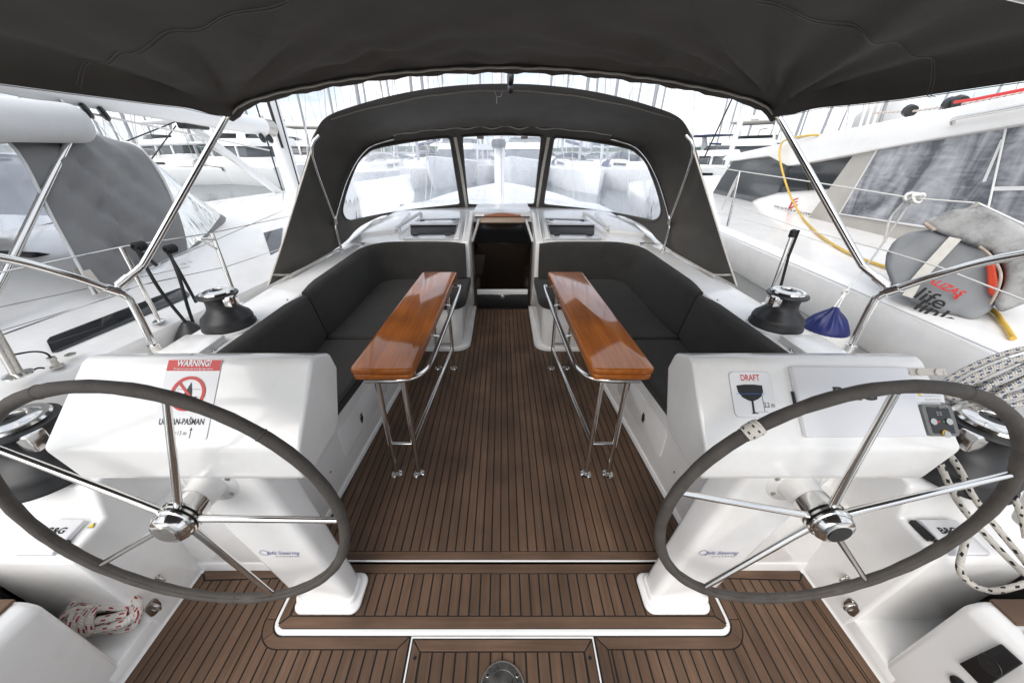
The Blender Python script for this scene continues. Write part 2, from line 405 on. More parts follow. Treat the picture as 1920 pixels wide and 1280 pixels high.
def lathe(profile, centre, axis=(0, 0, 1), seg=28):
    """profile [(radius, height)] turned about axis through centre"""
    A = Vector(axis).normalized(); u = A.orthogonal().normalized(); w = A.cross(u); C = Vector(centre)
    vs, fs = [], []; n = len(profile)
    for r, h in profile:
        for k in range(seg):
            a = 2 * math.pi * k / seg
            vs.append(C + A * h + (u * math.cos(a) + w * math.sin(a)) * max(r, 1e-4))
    for i in range(n - 1):
        for k in range(seg):
            k2 = (k + 1) % seg; fs.append((i * seg + k, i * seg + k2, (i + 1) * seg + k2, (i + 1) * seg + k))
    fs.append(tuple(range(seg - 1, -1, -1))); fs.append(tuple((n - 1) * seg + k for k in range(seg)))
    return vs, fs
def grid(rows, closed=False):
    n, m_ = len(rows), len(rows[0]); vs = [p for r in rows for p in r]; fs = []
    for i in range(n - 1):
        for k in range(m_ if closed else m_ - 1):
            k2 = (k + 1) % m_; fs.append((i * m_ + k, i * m_ + k2, (i + 1) * m_ + k2, (i + 1) * m_ + k))
    return vs, fs
def thick(vs, fs, t):
    """give an open sheet thickness t along its normals"""
    bm = bmesh.new(); bv = [bm.verts.new(v) for v in vs]
    for f in fs: bm.faces.new([bv[i] for i in f])
    bmesh.ops.recalc_face_normals(bm, faces=bm.faces); bm.normal_update()
    bmesh.ops.solidify(bm, geom=bm.faces[:], thickness=t)
    return from_bm(bm)
def inside(p, poly):
    x, y = p; c = False; j = len(poly) - 1
    for i in range(len(poly)):
        xi, yi = poly[i]; xj, yj = poly[j]
        if (yi > y) != (yj > y) and x < (xj - xi) * (y - yi) / (yj - yi) + xi: c = not c
        j = i
    return c
def interp(pts, t):
    """piecewise-smooth interpolation of [(t, Vector)]"""
    if t <= pts[0][0]: return Vector(pts[0][1])
    for (a, p), (b, q) in zip(pts, pts[1:]):
        if t <= b: k = (t - a) / (b - a); return Vector(p).lerp(Vector(q), k)
    return Vector(pts[-1][1])
def sstep(a, b, x):
    t = min(1, max(0, (x - a) / (b - a))); return t * t * (3 - 2 * t)
def text(name, s, size, origin, right, up, m, parent, xs=1.0, align='CENTER', shear=0, bold=0, lift=.0016):
    cu = bpy.data.curves.new('lettering_curve', 'FONT'); cu.body = s; cu.size = size; cu.align_x = align; cu.align_y = 'CENTER'
    cu.shear = shear; cu.extrude = 0; cu.offset = bold
    tmp = bpy.data.objects.new('lettering_tmp', cu); COL.objects.link(tmp)
    dg = bpy.context.evaluated_depsgraph_get(); me = bpy.data.meshes.new_from_object(tmp.evaluated_get(dg))
    bpy.data.objects.remove(tmp); bpy.data.curves.remove(cu)
    rt, upv = Vector(right).normalized(), Vector(up).normalized(); nn = rt.cross(upv).normalized()
    vs = [Vector(origin) + rt * (v.co.x * xs) + upv * v.co.y + nn * lift for v in me.vertices]; fs = [tuple(p.vertices) for p in me.polygons]
    bpy.data.meshes.remove(me)
    global MIR
    k, MIR = MIR, 1
    o = ob(name, vs, fs, m, parent, 0); MIR = k
    return o
def decal(name, pts2, origin, right, up, m, parent, lift=.0006, depth=.0004):
    rt, upv = Vector(right).normalized(), Vector(up).normalized(); nn = rt.cross(upv).normalized()
    global MIR
    k, MIR = MIR, 1
    vs, fs = prism([Vector(origin) + rt * a + upv * b + nn * lift for a, b in pts2], nn * depth)
    o = ob(name, vs, fs, m, parent, 0); MIR = k
    return o
def copy_tree(o, parent=None, move=None):
    c = o.copy(); COL.objects.link(c)
    if parent is not None: c.parent = parent
    for ch in o.children: copy_tree(ch, c)
    return c
def rrect(w, h, r, n=5, cx=0, cy=0):
    out = []
    for sx, sy, a0 in ((1, 1, 0), (-1, 1, 90), (-1, -1, 180), (1, -1, 270)):
        for k in range(n + 1):
            a = R(a0 + 90 * k / n); out.append((cx + sx * (w / 2 - r) + r * math.cos(a), cy + sy * (h / 2 - r) + r * math.sin(a)))
    return out
def ring(r0, r1, cx=0, cy=0, n=40):
    o = [(cx + r1 * math.cos(2 * math.pi * k / n), cy + r1 * math.sin(2 * math.pi * k / n)) for k in range(n + 1)]
    i = [(cx + r0 * math.cos(2 * math.pi * k / n), cy + r0 * math.sin(2 * math.pi * k / n)) for k in range(n, -1, -1)]
    return o + i
def disc(r, cx=0, cy=0, n=28): return [(cx + r * math.cos(2 * math.pi * k / n), cy + r * math.sin(2 * math.pi * k / n)) for k in range(n)]
def clip_x(poly, x, keep_greater):
    out = []; n = len(poly)
    for i in range(n):
        p, q = poly[i], poly[(i + 1) % n]
        pin = (p[0] >= x) == keep_greater or p[0] == x; qin = (q[0] >= x) == keep_greater or q[0] == x
        if pin: out.append(p)
        if pin != qin:
            t = (x - p[0]) / (q[0] - p[0]); out.append((x, p[1] + t * (q[1] - p[1])))
    return out

# ================================================================ WATER, OWN BOAT'S MOULDINGS AND FLOOR
struct('water', *grid([[Vector((x, y, -.75)) for x in (-3000, 3000)] for y in (-3000, 4000)]), 'water', smooth=0)

def arc(cx, cy, r, a0, a1, n=6): return [(cx + r * math.cos(R(a0 + (a1 - a0) * k / n)), cy + r * math.sin(R(a0 + (a1 - a0) * k / n))) for k in range(n + 1)]
def mirror_poly(half): return half + [(-x, y) for x, y in reversed(half)]
def area(p): return abs(sum(p[i][0] * p[(i + 1) % len(p)][1] - p[(i + 1) % len(p)][0] * p[i][1] for i in range(len(p)))) / 2
def dedupe(p):
    out = []
    for q in p:
        if not out or abs(q[0] - out[-1][0]) + abs(q[1] - out[-1][1]) > 1e-4: out.append(q)
    if len(out) > 1 and abs(out[0][0] - out[-1][0]) + abs(out[0][1] - out[-1][1]) < 1e-4: out.pop()
    return out
def one_plank(poly, zt, m, parent):
    poly = dedupe(poly)
    if len(poly) < 3 or area(poly) < 2e-4: return
    z = zt + random.uniform(-.0005, .0005)
    vs, fs = plan(poly, zt - .008, z, .0009, 1, 40)
    ob('plank', vs, fs, m, parent, 0)
def planks(poly, zt, parent, pitch=.0412, phase=-.0075, gap=.0029, split=None):
    xs = [p[0] for p in poly]; k0 = math.floor((min(xs) - phase) / pitch); k1 = math.ceil((max(xs) - phase) / pitch)
    for k in range(k0, k1):
        a, b = phase + k * pitch + gap, phase + (k + 1) * pitch - gap
        p = clip_x(clip_x(poly, a, True), b, False)
        if len(p) < 3: continue
        if split and abs(a) < .30:
            ys = split + (0 if k % 2 else -.0)
            sw = [(y, x) for x, y in p]
            lo = [(y, x) for x, y in clip_x(sw, ys - .001, False)]; hi = [(y, x) for x, y in clip_x(sw, ys + .001, True)]
            one_plank(lo, zt, 'teak', parent); one_plank(hi, zt, 'teak', parent)
        else: one_plank(p, zt, 'teak', parent)

# main cockpit floor
half = [(-.862, .905), (-.722, 2.672), (-.435, 2.672)] + arc(-.42, 2.805, .13, -90, 0) + [(-.29, 3.62)]
poly = mirror_poly(half)
vs, fs = plan(mirror_poly([(-.89, .858), (-.75, 2.69), (-.42, 2.69), (-.31, 2.8), (-.31, 3.66)]), -.05, .0085)
floor = struct('cockpit_floor', vs, fs, 'caulk', smooth=0)
planks(poly, .012, floor, split=2.655)
for a, b in ((-.866, 0), (0, .866)):
    one_plank([(a, .868), (b, .868), (b, .9015), (a, .9015)], .012, 'teak_cross', floor)
struct('floor_edge', *plan([(-.87, .858), (.87, .858), (.87, .8665), (-.87, .8665)], -.05, .0115, .003), 'gelcoat')

# helm platform: raised moulded tray with teak inlay
def plat(x, y0, y1, r): return [(-x, y1)] + arc(-x + r, y0 + r, r, 180, 270) + arc(x - r, y0 + r, r, 270, 360) + [(x, y1)]
struct('helm_platform', *plan(plat(.888, .602, .8565, .05), -.05, -.004, .009, 4, 40), 'gelcoat')
vs, fs = plan(plat(.872, .618, .8555, .035), -.01, -.0025); hp = struct('helm_platform_teak', vs, fs, 'caulk', smooth=0)
planks([(-.836, .6625), (.836, .6625), (.836, .8135), (-.836, .8135)], 0, hp, phase=-.009)
one_plank([(-.868, .8175), (.868, .8175), (.868, .8535), (-.868, .8535)], 0, 'teak_cross', hp)
one_plank([(-.833, .658)] + [(-.866, .628), (-.845, .6205)] + [(.845, .6205), (.866, .628), (.833, .658)], 0, 'teak_cross', hp)
for s in (-1, 1):
    one_plank([(s * .840, .8135), (s * .840, .662), (s * .869, .634), (s * .869, .8135)][::-s], 0, 'teak', hp)

# aft floor, lower, round the platform
vs, fs = plan([(-1.318, -.6), (1.318, -.6), (1.318, .84), (-1.318, .84)], -.06, -.0155)
af = struct('aft_floor', vs, fs, 'caulk', smooth=0)
for s in (-1, 1):
    def sx(p): return [(s * x, y) for x, y in p] if s == 1 else [(-x, y) for x, y in reversed(p)]
    # s = -1 puts them on port
    one_plank(sx([(.928, .83), (.894, .83), (.894, .655), (.928, .655)]), -.012, 'teak', af)
    one_plank(sx(arc(.838, .652, .056, 360, 316, 5) + arc(.838, .652, .090, 316, 360, 5)), -.012, 'teak', af)
    one_plank(sx(arc(.838, .652, .056, 314, 270, 5) + [(.838, .5965), (.358, .5965), (.392, .562)] + arc(.838, .652, .090, 270, 314, 5)), -.012, 'teak_cross', af)
    one_plank(sx([(.352, .596), (.388, .560), (.388, -.2), (.352, -.2)]), -.012, 'teak', af)
    one_plank(sx([(1.312, -.2), (1.312, .823), (1.281, .792), (1.281, -.2)]), -.012, 'teak', af)
    one_plank(sx([(1.308, .829), (1.07, .838), (.95, .842), (.95, .806), (1.278, .797)]), -.012, 'teak_cross', af)
    planks(sx([(.392, -.2), (1.277, -.2), (1.277, .790), (.932, .800), (.932, .652)] + arc(.838, .652, .094, 360, 270, 8) + [(.392, .558)]), -.012, af, phase=-.009 + .0)
fh = thing('floor_hatch', 'square teak floor hatch with white trim and round steel cap at the bottom edge', 'hatch', (0, .3, -.01))
def trim(x0, x1, y0, y1, w): return [(x0, y0), (x0, y1), (x1, y1), (x1, y0), (x1 - w, y0), (x1 - w, y1 - w), (x0 + w, y1 - w), (x0 + w, y0)]
ob('trim', *plan(trim(-.344, .344, -.2, .598, .005), -.016, -.0095), 'gelcoat', fh)
ob('caulking', *plan([(-.338, -.2), (.338, -.2), (.338, .5915), (-.338, .5915)], -.016, -.0138), 'caulk', fh, smooth=0)
planks([(-.300, -.2), (.300, -.2), (.300, .551), (-.300, .551)], -.0105, fh, pitch=.0428, phase=0)
one_plank([(-.332, .588), (.332, .588), (.303, .555), (-.303, .555)], -.0105, 'teak_cross', fh)
for s in (-1, 1): one_plank([(s * .336, -.2), (s * .336, .585), (s * .305, .553), (s * .305, -.2)][::s], -.0105, 'teak', fh)
ob('steel_cap', *lathe([(.078, 0), (.078, .006), (.072, .010), (.052, .011), (.051, .009), (.047, .009), (.046, .011), (0.0, .0125)], (0, .448, -.011), seg=40), 'steel_dull', fh, 30)
for a in (35, 145, 250): ob('screw', *lathe([(.006, 0), (.005, .0025), (0, .003)], (.063 * math.cos(R(a)), .448 + .063 * math.sin(R(a)), -.0005), seg=12), 'steel', fh)
for s in (-1, 1): ob('screw', *lathe([(.006, 0), (.005, .002), (0, .0022)], (s * .318, .535, -.0105), seg=12), 'black_plastic', fh)

DECK = .80
for MIR in (1, -1):
    # settee base and companionway side
    base = [(-1.33, .833), (-.868, .833), (-.868, .905), (-.728, 2.678), (-.435, 2.678)] + arc(-.42, 2.81, .125, -90, 0) + [(-.296, 3.64), (-1.33, 3.64)]
    struct('settee_plinth', *plan(base, -.05, .045, .008, 3, 50), 'gelcoat')
    base = [(-1.33, .836), (-.872, .836), (-.872, .905), (-.738, 2.69), (-.47, 2.69)] + arc(-.45, 2.79, .10, -90, 0) + [(-.345, 2.95), (-.33, 3.64), (-1.33, 3.64)]
    struct('settee_base', *plan(base, .03, .42, .012, 3, 50), 'gelcoat')
    # side deck and hull
    sec = [(-1.268, .40), (-1.272, .775), (-1.285, DECK), (-1.39, DECK + .012), (-1.545, DECK), (-1.60, DECK - .03), (-1.625, DECK - .12), (-1.66, 0), (-1.60, -.9), (-1.3, -.9)]
    vs, fs = prism([(x, .93, z) for x, z in sec], (0, 4.35, 0), .012, 3, 12)
    struct('side_deck', vs, fs, 'gelcoat')
    # bulkhead either side of the companionway
    struct('bulkhead', *box(-1.33, -.345, 3.34, 3.64, .40, .825, .015, 3), 'gelcoat')
    struct('companionway_wall', *prism([(-.395, 3.33, .40), (-.395, 3.33, .835), (-.395, 3.55, .88), (-.395, 4.02, 1.0), (-.395, 4.02, .3), (-.395, 3.7, .0)], (.075, 0, 0), .014, 3, 40), 'gelcoat')
    # helm side mouldings
    def yz(p, x0, x1, b=.02, a=25): return prism([(x0, y, z) for y, z in p], (x1 - x0, 0, 0), b, 4, a)
    struct('helm_side_block', *yz([(.625, -.08), (.595, .49), (.607, .518), (.715, .532), (.742, .655), (.80, .668), (1.02, .70), (1.02, -.08)], -1.70, -1.318, .022), 'gelcoat')
    struct('helm_seat_block', *prism([(-1.318, -.6, -.08), (-1.335, -.6, .45), (-1.375, -.6, .475), (-1.72, -.6, .475), (-1.72, -.6, -.08)], (0, 1.105, 0), .022, 4), 'gelcoat')
    struct('niche_floor', *prism([(-1.318, .45, -.06), (-1.322, .45, .055), (-1.40, .45, .075), (-1.72, .45, .085), (-1.72, .45, -.06)], (0, .2, 0), .01, 2), 'gelcoat')
    struct('niche_back', *box(-1.72, -1.66, .45, .68, .0, .5), 'gelcoat')
    # cove where the side wall meets the floor
    cv = []
    for k in range(7):
        a = R(15 * k); cv.append((-1.320 + .03 * math.sin(a) - .0, .03 - .03 * math.cos(a)))
    rows = [[Vector((-1.320 + (.012 * (1 - math.sin(R(15 * k)))), y, -.016 + .03 * (1 - math.cos(R(15 * k))))) for k in range(7)] for y in (-.6, .84)]
    struct('floor_cove', *grid(rows), 'gelcoat')
    # moulded foot of the topside aft
    struct('aft_topside', *box(-1.735, -1.66, -.6, 1.05, -.9, .46, .02), 'gelcoat')
MIR = 1

# cabin roof either side of the hatch, then the foredeck
def roof_z(x, y):
    g = sstep(1.66, 1.36, abs(x)); k = min(1, max(0, (y - 3.42) / 1.58))
    return .80 + .02 * sstep(3.3, 3.4, y) + g * (.095 * k + .01)
def rp(u, v, lift=0):
    """photo point on the cabin roof"""
    z = .87
    for _ in range(12):
        p = atz(u, v, z + lift); z = roof_z(p.x, p.y)
    return p
for MIR in (1, -1):
    rows = []
    for j in range(24):
        y = 3.36 + (5.3 - 3.36) * j / 23
        rows.append([Vector((-(.335 + (1.60 - .335) * i / 30), y, roof_z(.335 + (1.60 - .335) * i / 30, y))) for i in range(31)])
    struct('cabin_roof', *grid(rows), 'gelcoat', smooth=60)
MIR = 1
rows = []
for j in range(16):
    y = 5.25 + 7.4 * j / 15; w = 1.75 * (1 - (max(0, y - 5.5) / 7.3) ** 2.2) if y > 5.5 else 1.62 + .13 * (y - 5.25) / .25
    rows.append([Vector((w * (i - 10) / 10, y, (roof_z(1.0, 5.25) - .25 * sstep(5.3, 9, y) - .10 * (abs(i - 10) / 10) ** 3 * sstep(5.2, 5.8, y)) if abs(i - 10) < 10 else .66)) for i in range(21)])
struct('foredeck', *grid(rows), 'gelcoat', smooth=60)
rows2 = [[r[0] + Vector((0, 0, -1.6 * k / 4)) for k in range(5)] for r in rows]; struct('hull_side', *grid(rows2), 'gelcoat')
rows2 = [[r[-1] + Vector((0, 0, -1.6 * k / 4)) for k in range(5)] for r in rows]; struct('hull_side', *grid(rows2), 'gelcoat')
# transverse roof strip carrying the sliding hatch
struct('hatch_garage', *prism([(-.335, 4.0, .90), (-.335, 4.03, .998), (-.335, 4.9, .975), (-.335, 5.05, .92), (-.335, 5.05, .85)], (.67, 0, 0), .01, 2), 'gelcoat')

# ---------------------------------------------------------------- companionway door
struct('cabin_interior', *join(box(-.75, .75, 5.3, 5.35, -.7, .83), box(-.80, -.75, 3.72, 5.35, -.7, .83), box(.75, .80, 3.72, 5.35, -.7, .83), box(-.8, .8, 3.72, 5.35, -.75, -.7)), 'wood_edge')
gal = thing('galley_cabinet', 'brown cabinet dimly seen through the companionway glass', 'cabinet', (-.45, 4.6, -.7))
ob('carcass', *box(-.72, -.28, 4.3, 5.2, -.7, .18, .01), 'wood_edge', gal); ob('worktop', *box(-.73, -.26, 4.28, 5.2, .18, .22, .005), 'white_paint', gal)
ob('locker', *box(-.72, -.35, 4.6, 5.2, .42, .78, .01), 'varnish', gal)
pnl = thing('saloon_panel', 'pale panel dimly seen at the right behind the companionway glass', 'panel', (.45, 4.9, -.7))
ob('board', *box(.18, .62, 5.1, 5.14, .30, .74, .005), 'white_paint', pnl); ob('lower_board', *box(.30, .70, 4.9, 4.95, -.6, .12, .005), 'wood_edge', pnl)
cd = thing('companionway_door', 'dark glass companionway door with black sill between the two settees', 'door', (0, 3.66, .01))
def yzq(p): return [Vector(q) for q in p]
ob('lower_board', *prism(yzq([(-.288, 3.655, .012), (.288, 3.655, .012), (.291, 3.655, .175), (-.291, 3.655, .175)]), (0, .03, 0), .003), 'black_plastic', cd)
ob('glass', *prism(yzq([(-.292, 3.66, .24), (.292, 3.66, .24), (.304, 3.66, .755), (.243, 3.91, .905), (-.243, 3.91, .905), (-.304, 3.66, .755)][:3] + yzq([(-.304, 3.66, .755)])), (0, .006, 0), 0), 'door_clear', cd)
ob('top_glass', *prism(yzq([(-.304, 3.662, .758), (.304, 3.662, .758), (.245, 3.93, .905), (-.245, 3.93, .905)]), (0, .01, -.015), .002), 'door_glass', cd)
ob('sill_bar', *box(-.285, .285, 3.648, 3.675, .178, .236, .006), 'white_paint', cd)
for x0, x1 in ((-.10, .085),): ob('latch_plate', *box(x0, x1, 3.640, 3.65, .17, .186, .002), 'steel', cd)
ob('lock', *lathe([(.024, 0), (.024, .008), (.012, .012), (0, .012)], (.0, 3.656, .15), (0, -1, 0), 20), 'steel', cd)
for s in (-1, 1):
    ob('side_rail', *prism(yzq([(s * .304, 3.66, .76), (s * .325, 3.655, .76), (s * .268, 3.94, .925), (s * .246, 3.94, .92)]), (0, .0, .022), .003), 'white_paint', cd)
    ob('bolt', *lathe([(.006, 0), (.004, .004), (0, .004)], (s * .17, 3.656, .15), (0, -1, 0), 10), 'steel', cd)
ob('wood_strip', *prism(yzq([(-.245, 3.935, .905), (.245, 3.935, .905), (.25, 3.96, .955), (-.25, 3.96, .955)]), (0, .015, .0), .003), 'wood_edge', cd)
g = thing('hatch_handle', 'curved varnished wood grip on the sliding hatch above the companionway', 'handle', (0, 3.96, .95))
pts = [(-.20, 3.955, .962)] + [(-.20 + .4 * k / 10, 3.955, .97 + .024 * math.sin(math.pi * k / 10)) for k in range(11)] + [(.20, 3.955, .962)]
ob('wood_grip', *prism(pts, (0, .05, .012), .004), 'varnish', g)
ob('track', *box(-.30, .30, 3.965, 3.985, .952, .964), 'black_plastic', g)

# ---------------------------------------------------------------- roof hatches, rails
def on_roof(x, y, lift=0): return Vector((x, y, roof_z(x, y) + lift))
for MIR in (1, -1):
    side = 'port' if MIR == 1 else 'starboard'
    h = thing('roof_hatch', 'open cabin roof hatch with black opening, ' + ('left' if MIR == 1 else 'right') + ' of the companionway', 'hatch', (-.67, 3.55, .85), 'cabin roof hatches')
    ob('frame', *prism([rp(748, 449.5, .0), rp(866, 449.5, .0), rp(868, 409, .0), rp(783, 411, .0)], (0, 0, .008), .003), 'white_paint', h)
    ob('lower_pane', *prism([rp(756, 448.5, .010), rp(850, 448.5, .010), rp(851, 440.5, .010), rp(766, 441, .010)], (0, 0, .008), .003), 'smoked_panel', h)
    ob('opening', *prism([rp(770, 440.5, .010), rp(852, 440, .010), rp(856, 423, .045), rp(769, 424, .045)], (0, .01, .010), .002), 'ink', h)
    ob('lid', *prism([rp(768, 423, .055), rp(857, 422, .055), rp(862, 411.5, .030), rp(788, 413, .030)], (0, 0, .014), .004), 'smoked_panel', h)
    for u in (779, 840): q = rp(u, 441, .03); ob('catch', *box(q.x - .028, q.x + .028, q.y - .012, q.y + .012, q.z - .006, q.z + .016, .004), 'black_plastic', h)
    for u in (792, 851): q = rp(u, 413.5, .05); ob('hinge', *box(q.x - .022, q.x + .022, q.y - .02, q.y + .02, q.z - .004, q.z + .01, .003), 'black_plastic', h)
    ob('stay_arm', *prism([rp(853, 449, .012), rp(861, 449, .012), rp(866, 419, .05), rp(861, 419, .05)], (0, 0, .018), .003), 'white_paint', h)
    t = thing('grab_rail', 'white tubular grab rail on the cabin roof, ' + ('left' if MIR == 1 else 'right') + ' of the hatch', 'rail', (-1.0, 3.6, .9), 'cabin roof grab rails')
    p0, p1 = rp(744, 427, .045), rp(788, 399, .045)
    tube('bar', [p0, p1], .019, 'white_paint', t)
    tube('foot', [p1, p1 + Vector((0, .02, -.06))], .024, 'white_paint', t); tube('foot', [p0 + Vector((.01, .04, 0)), p0 + Vector((.01, .04, -.06))], .018, 'white_paint', t)
    ob('side_hatch', *prism([rp(742, 440, -.02), rp(676, 447, -.02), rp(700, 421, -.02), rp(770, 404, -.02)], (0, 0, .05), .012, 3), 'gelcoat', thing('flush_locker_lid', 'raised white moulded lid on the cabin roof by the ' + ('left' if MIR == 1 else 'right') + ' end of the windscreen', 'lid', (-1.15, 3.8, .98)), 30)
MIR = 1

# ---------------------------------------------------------------- cushions
def cushion_sheet(name, poly, z0, z1, parent, bev=.028):
    vs, fs = plan(poly, z0, z1, bev, 4, 40)
    vs = [v + Vector((0, 0, (.006 * noise.noise(v * 4.0) + .003 * noise.noise(v * 13.0)) if v.z > z1 - .01 else 0)) for v in vs]
    o = ob(name, vs, fs, 'cushion', parent, 60)
    cx = sum(p[0] for p in poly) / len(poly); cy = sum(p[1] for p in poly) / len(poly)
    pth = [Vector((p[0], p[1], z1 - bev * .32)) for p in poly]
    pth = [Vector((p.x + (cx - p.x) * .012, p.y + (cy - p.y) * .012, p.z)) for p in pth]
    tube('piping', pth, .0035, 'piping', o, 6, closed=True)
    return o
def back_loft(path, z0, z1, th=.075, lean=.055, r_end=.03):
    path = [Vector((*p, 0)) for p in path]; rows = []
    prof = [(.0, 0), (.0, .15), (.0, .5), (.0, .86), (.10, .97), (.5, 1.0), (.86, .965), (1.0, .87), (1.02, .6), (1.04, .3), (1.0, .10), (.93, .01), (.5, 0)]
    n = len(path)
    for i, p in enumerate(path):
        a, b = path[max(0, i - 1)], path[min(n - 1, i + 1)]; t = (b - a).normalized(); nr = Vector((t.y, -t.x, 0))
        e = min(i, n - 1 - i); sc = (.55, .85, 1)[min(e, 2)]
        row = []
        for o, h in prof:
            off = (o - .5) * th * sc + .5 * th; z = z0 + (z1 - z0) * ((h - .5) * (1 if e > 1 else (.90, .97)[e]) + .5)
            off -= lean * h * .0
            row.append(p + nr * (off + lean * (1 - h)) + Vector((0, 0, z)))
        rows.append(row)
    vs, fs = grid(rows, True); m = len(prof)
    fs.append(tuple(range(m - 1, -1, -1))); fs.append(tuple((n - 1) * m + k for k in range(m)))
    # soft dents
    out = []
    for v in vs:
        d = noise.noise(v * 5.0) * .006 + noise.noise(v * 14.0) * .002
        out.append(v + Vector((d, d, d * .4)))
    return out, fs
for MIR in (1, -1):
    s = 'left' if MIR == 1 else 'right'
    near = 'nearest the warning sticker' if MIR == 1 else 'nearest the draft sticker'
    c = thing('seat_cushion', 'dark grey seat cushion on the ' + s + ' settee, aft one ' + near, 'cushion', (-1.05, 1.5, .42), 'dark seat cushions')
    cushion_sheet('pad', [(-.845, 1.02), (-.765, 2.015), (-1.262, 2.015), (-1.262, 1.02)], .424, .505, c)
    c = thing('seat_cushion', 'dark grey corner seat cushion running round the ' + s + ' settee to the companionway', 'cushion', (-1.0, 2.7, .42), 'dark seat cushions')
    poly = [(-.765, 2.022), (-.715, 2.64), (-.44, 2.645)] + arc(-.43, 2.765, .12, -90, 0, 5) + [(-.312, 3.30), (-1.262, 3.30), (-1.262, 2.022)]
    cushion_sheet('pad', poly, .424, .505, c)
    pth = [(-1.285, 1.02 + (2.03 - 1.02) * k / 12) for k in range(13)]
    c = thing('back_cushion', 'dark grey backrest cushion along the ' + s + ' coaming, aft one ' + near, 'cushion', (-1.25, 1.5, .5), 'dark backrest cushions')
    ob('pad', *back_loft(pth, .50, .822), 'cushion', c, 60)
    pth = [(-1.285, 2.04 + (2.95 - 2.04) * k / 9) for k in range(10)] + [(x, y) for x, y in arc(-.985, 3.04, .30, 180, 90, 8)] + [(-.985 + (.635) * k / 7, 3.34) for k in range(1, 8)]
    c = thing('back_cushion', 'dark grey curved backrest cushion wrapping the forward corner of the ' + s + ' settee', 'cushion', (-1.2, 3.0, .5), 'dark backrest cushions')
    ob('pad', *back_loft(pth, .50, .845), 'cushion', c, 60)
    # snap buttons on the coaming
    for k, y in enumerate((1.35, 1.62, 1.95, 2.35, 2.75)):
        nth = ('first', 'second', 'third', 'fourth', 'fifth')[k]
        b = tag(ob('snap_stud', *lathe([(.009, 0), (.009, .004), (.006, .008), (0, .009)], (-1.312, y, DECK + .003), seg=12), 'steel'), nth + ' tiny steel snap stud from the helm on the ' + s + ' coaming edge above the backrest', 'stud', 'snap studs on the ' + s + ' coaming')
MIR = 1

# ---------------------------------------------------------------- cockpit tables
for MIR in (1, -1):
    s = 'left' if MIR == 1 else 'right'
    t = thing('cockpit_table', 'long narrow varnished folding table on chrome legs beside the ' + s + ' settee', 'table', (-.5, 1.9, .01), 'varnished cockpit tables')
    q = [(-.683, 1.272), (-.402, 1.272), (-.361, 2.675), (-.64, 2.675)]
    def inset(q, d): cx = sum(p[0] for p in q) / 4; cy = sum(p[1] for p in q) / 4; return [(p[0] + (d if p[0] < cx else -d), p[1] + (d if p[1] < cy else -d)) for p in q]
    def rounded(q, r=.03):
        out = []; n = 4
        for i in range(4):
            p = Vector((*q[i], 0)); a = (Vector((*q[i - 1], 0)) - p).normalized(); b = (Vector((*q[(i + 1) % 4], 0)) - p).normalized()
            for k in range(5):
                w = k / 4; o = p + a * r * (1 - w) ** 2 + b * r * w ** 2; out.append((o.x, o.y))
        return out
    ob('upper_leaf', *plan(rounded(q), .722, .752, .009, 3, 50), 'varnish', t, 40)
    ob('lower_leaf', *plan(rounded(inset(q, .004)), .690, .7195, .008, 3, 50), 'varnish', t, 40)
    ob('under_frame', *plan(rounded(inset(q, .05)), .668, .690, .003), 'steel', t)
    for (x, y) in ((-.592, 1.328), (-.468, 1.328), (-.532, 2.40), (-.406, 2.40)):
        lg = tube('leg', [(x, y, .012), (x, y, .672)], .0135, 'steel', t, 14)
        ob('foot_flange', *lathe([(.030, 0), (.030, .003), (.024, .006), (.0165, .009), (.016, .020), (.0135, .021)], (x, y, .012), seg=24), 'steel', lg)
    for y, a, b in ((1.328, -.592, -.468), (2.40, -.532, -.406)): tube('cross_bar', [(a, y, .245), (b, y, .245)], .0085, 'steel', t)
    tube('lower_rail', [(-.468, 1.328, .255), (-.406, 2.40, .195)], .0125, 'steel', t, 12)
    pth = [(-.40, 2.60, .655), (-.355, 2.595, .658), (-.330, 2.56, .66), (-.338, 2.2, .66), (-.352, 1.75, .66), (-.362, 1.50, .66), (-.375, 1.41, .66), (-.41, 1.345, .662), (-.47, 1.318, .664), (-.54, 1.312, .664), (-.64, 1.312, .664)]
    tube('hand_rail', pth, .0135, 'steel', t, 14, sub=6)
    for y in (1.75, 2.2): tube('rail_bracket', [(-.36, y, .66), (-.42, y, .675)], .007, 'steel', t)
    ob('hinge', *box(-.392, -.388, 2.0, 2.06, .70, .735), 'steel', t)
    # locker front latch
    lt = thing('locker_latch', 'small chrome and black latch on the white locker front below the ' + s + ' seat', 'latch', (-.80, 1.5, .22))
    X = -.872 + (1.42 - .905) * (.134 / 1.785) 
    nrm = Vector((1, -.075, 0)).normalized()
    P = atx(677, 783, -.822)
    xx = -.872 + (P.y - .905) * .0751
    rt = Vector((.075, 1, 0)).normalized()
    vs, fs = prism([Vector((xx, P.y, P.z)) + rt * a + Vector((0, 0, b)) + nrm * .001 for a, b in ((-.018, .0), (-.008, .03), (.012, .033), (.02, .0), (.010, -.03), (-.010, -.033))], nrm * .006, .002)
    ob('plate', vs, fs, 'steel_dull', lt)
    ob('keyhole', *lathe([(.008, 0), (.008, .003), (0, .003)], Vector((xx, P.y, P.z)) + nrm * .007, nrm, 14), 'black_plastic', lt)
    pn = []
    for a, b in rrect(.62, .19, .03, 4): pn.append(Vector((xx, P.y, P.z + .01)) + rt * (a + .08) + Vector((0, 0, b)) + nrm * .0005)
    struct('locker_panel', *prism(pn, nrm * .004, .003), 'gelcoat')
    ob('screw_cap', *lathe([(.006, 0), (.005, .003), (0, .0035)], Vector((xx - .027, P.y - .36, P.z - .03)) + nrm * .001, nrm, 12), 'steel', lt)
MIR = 1

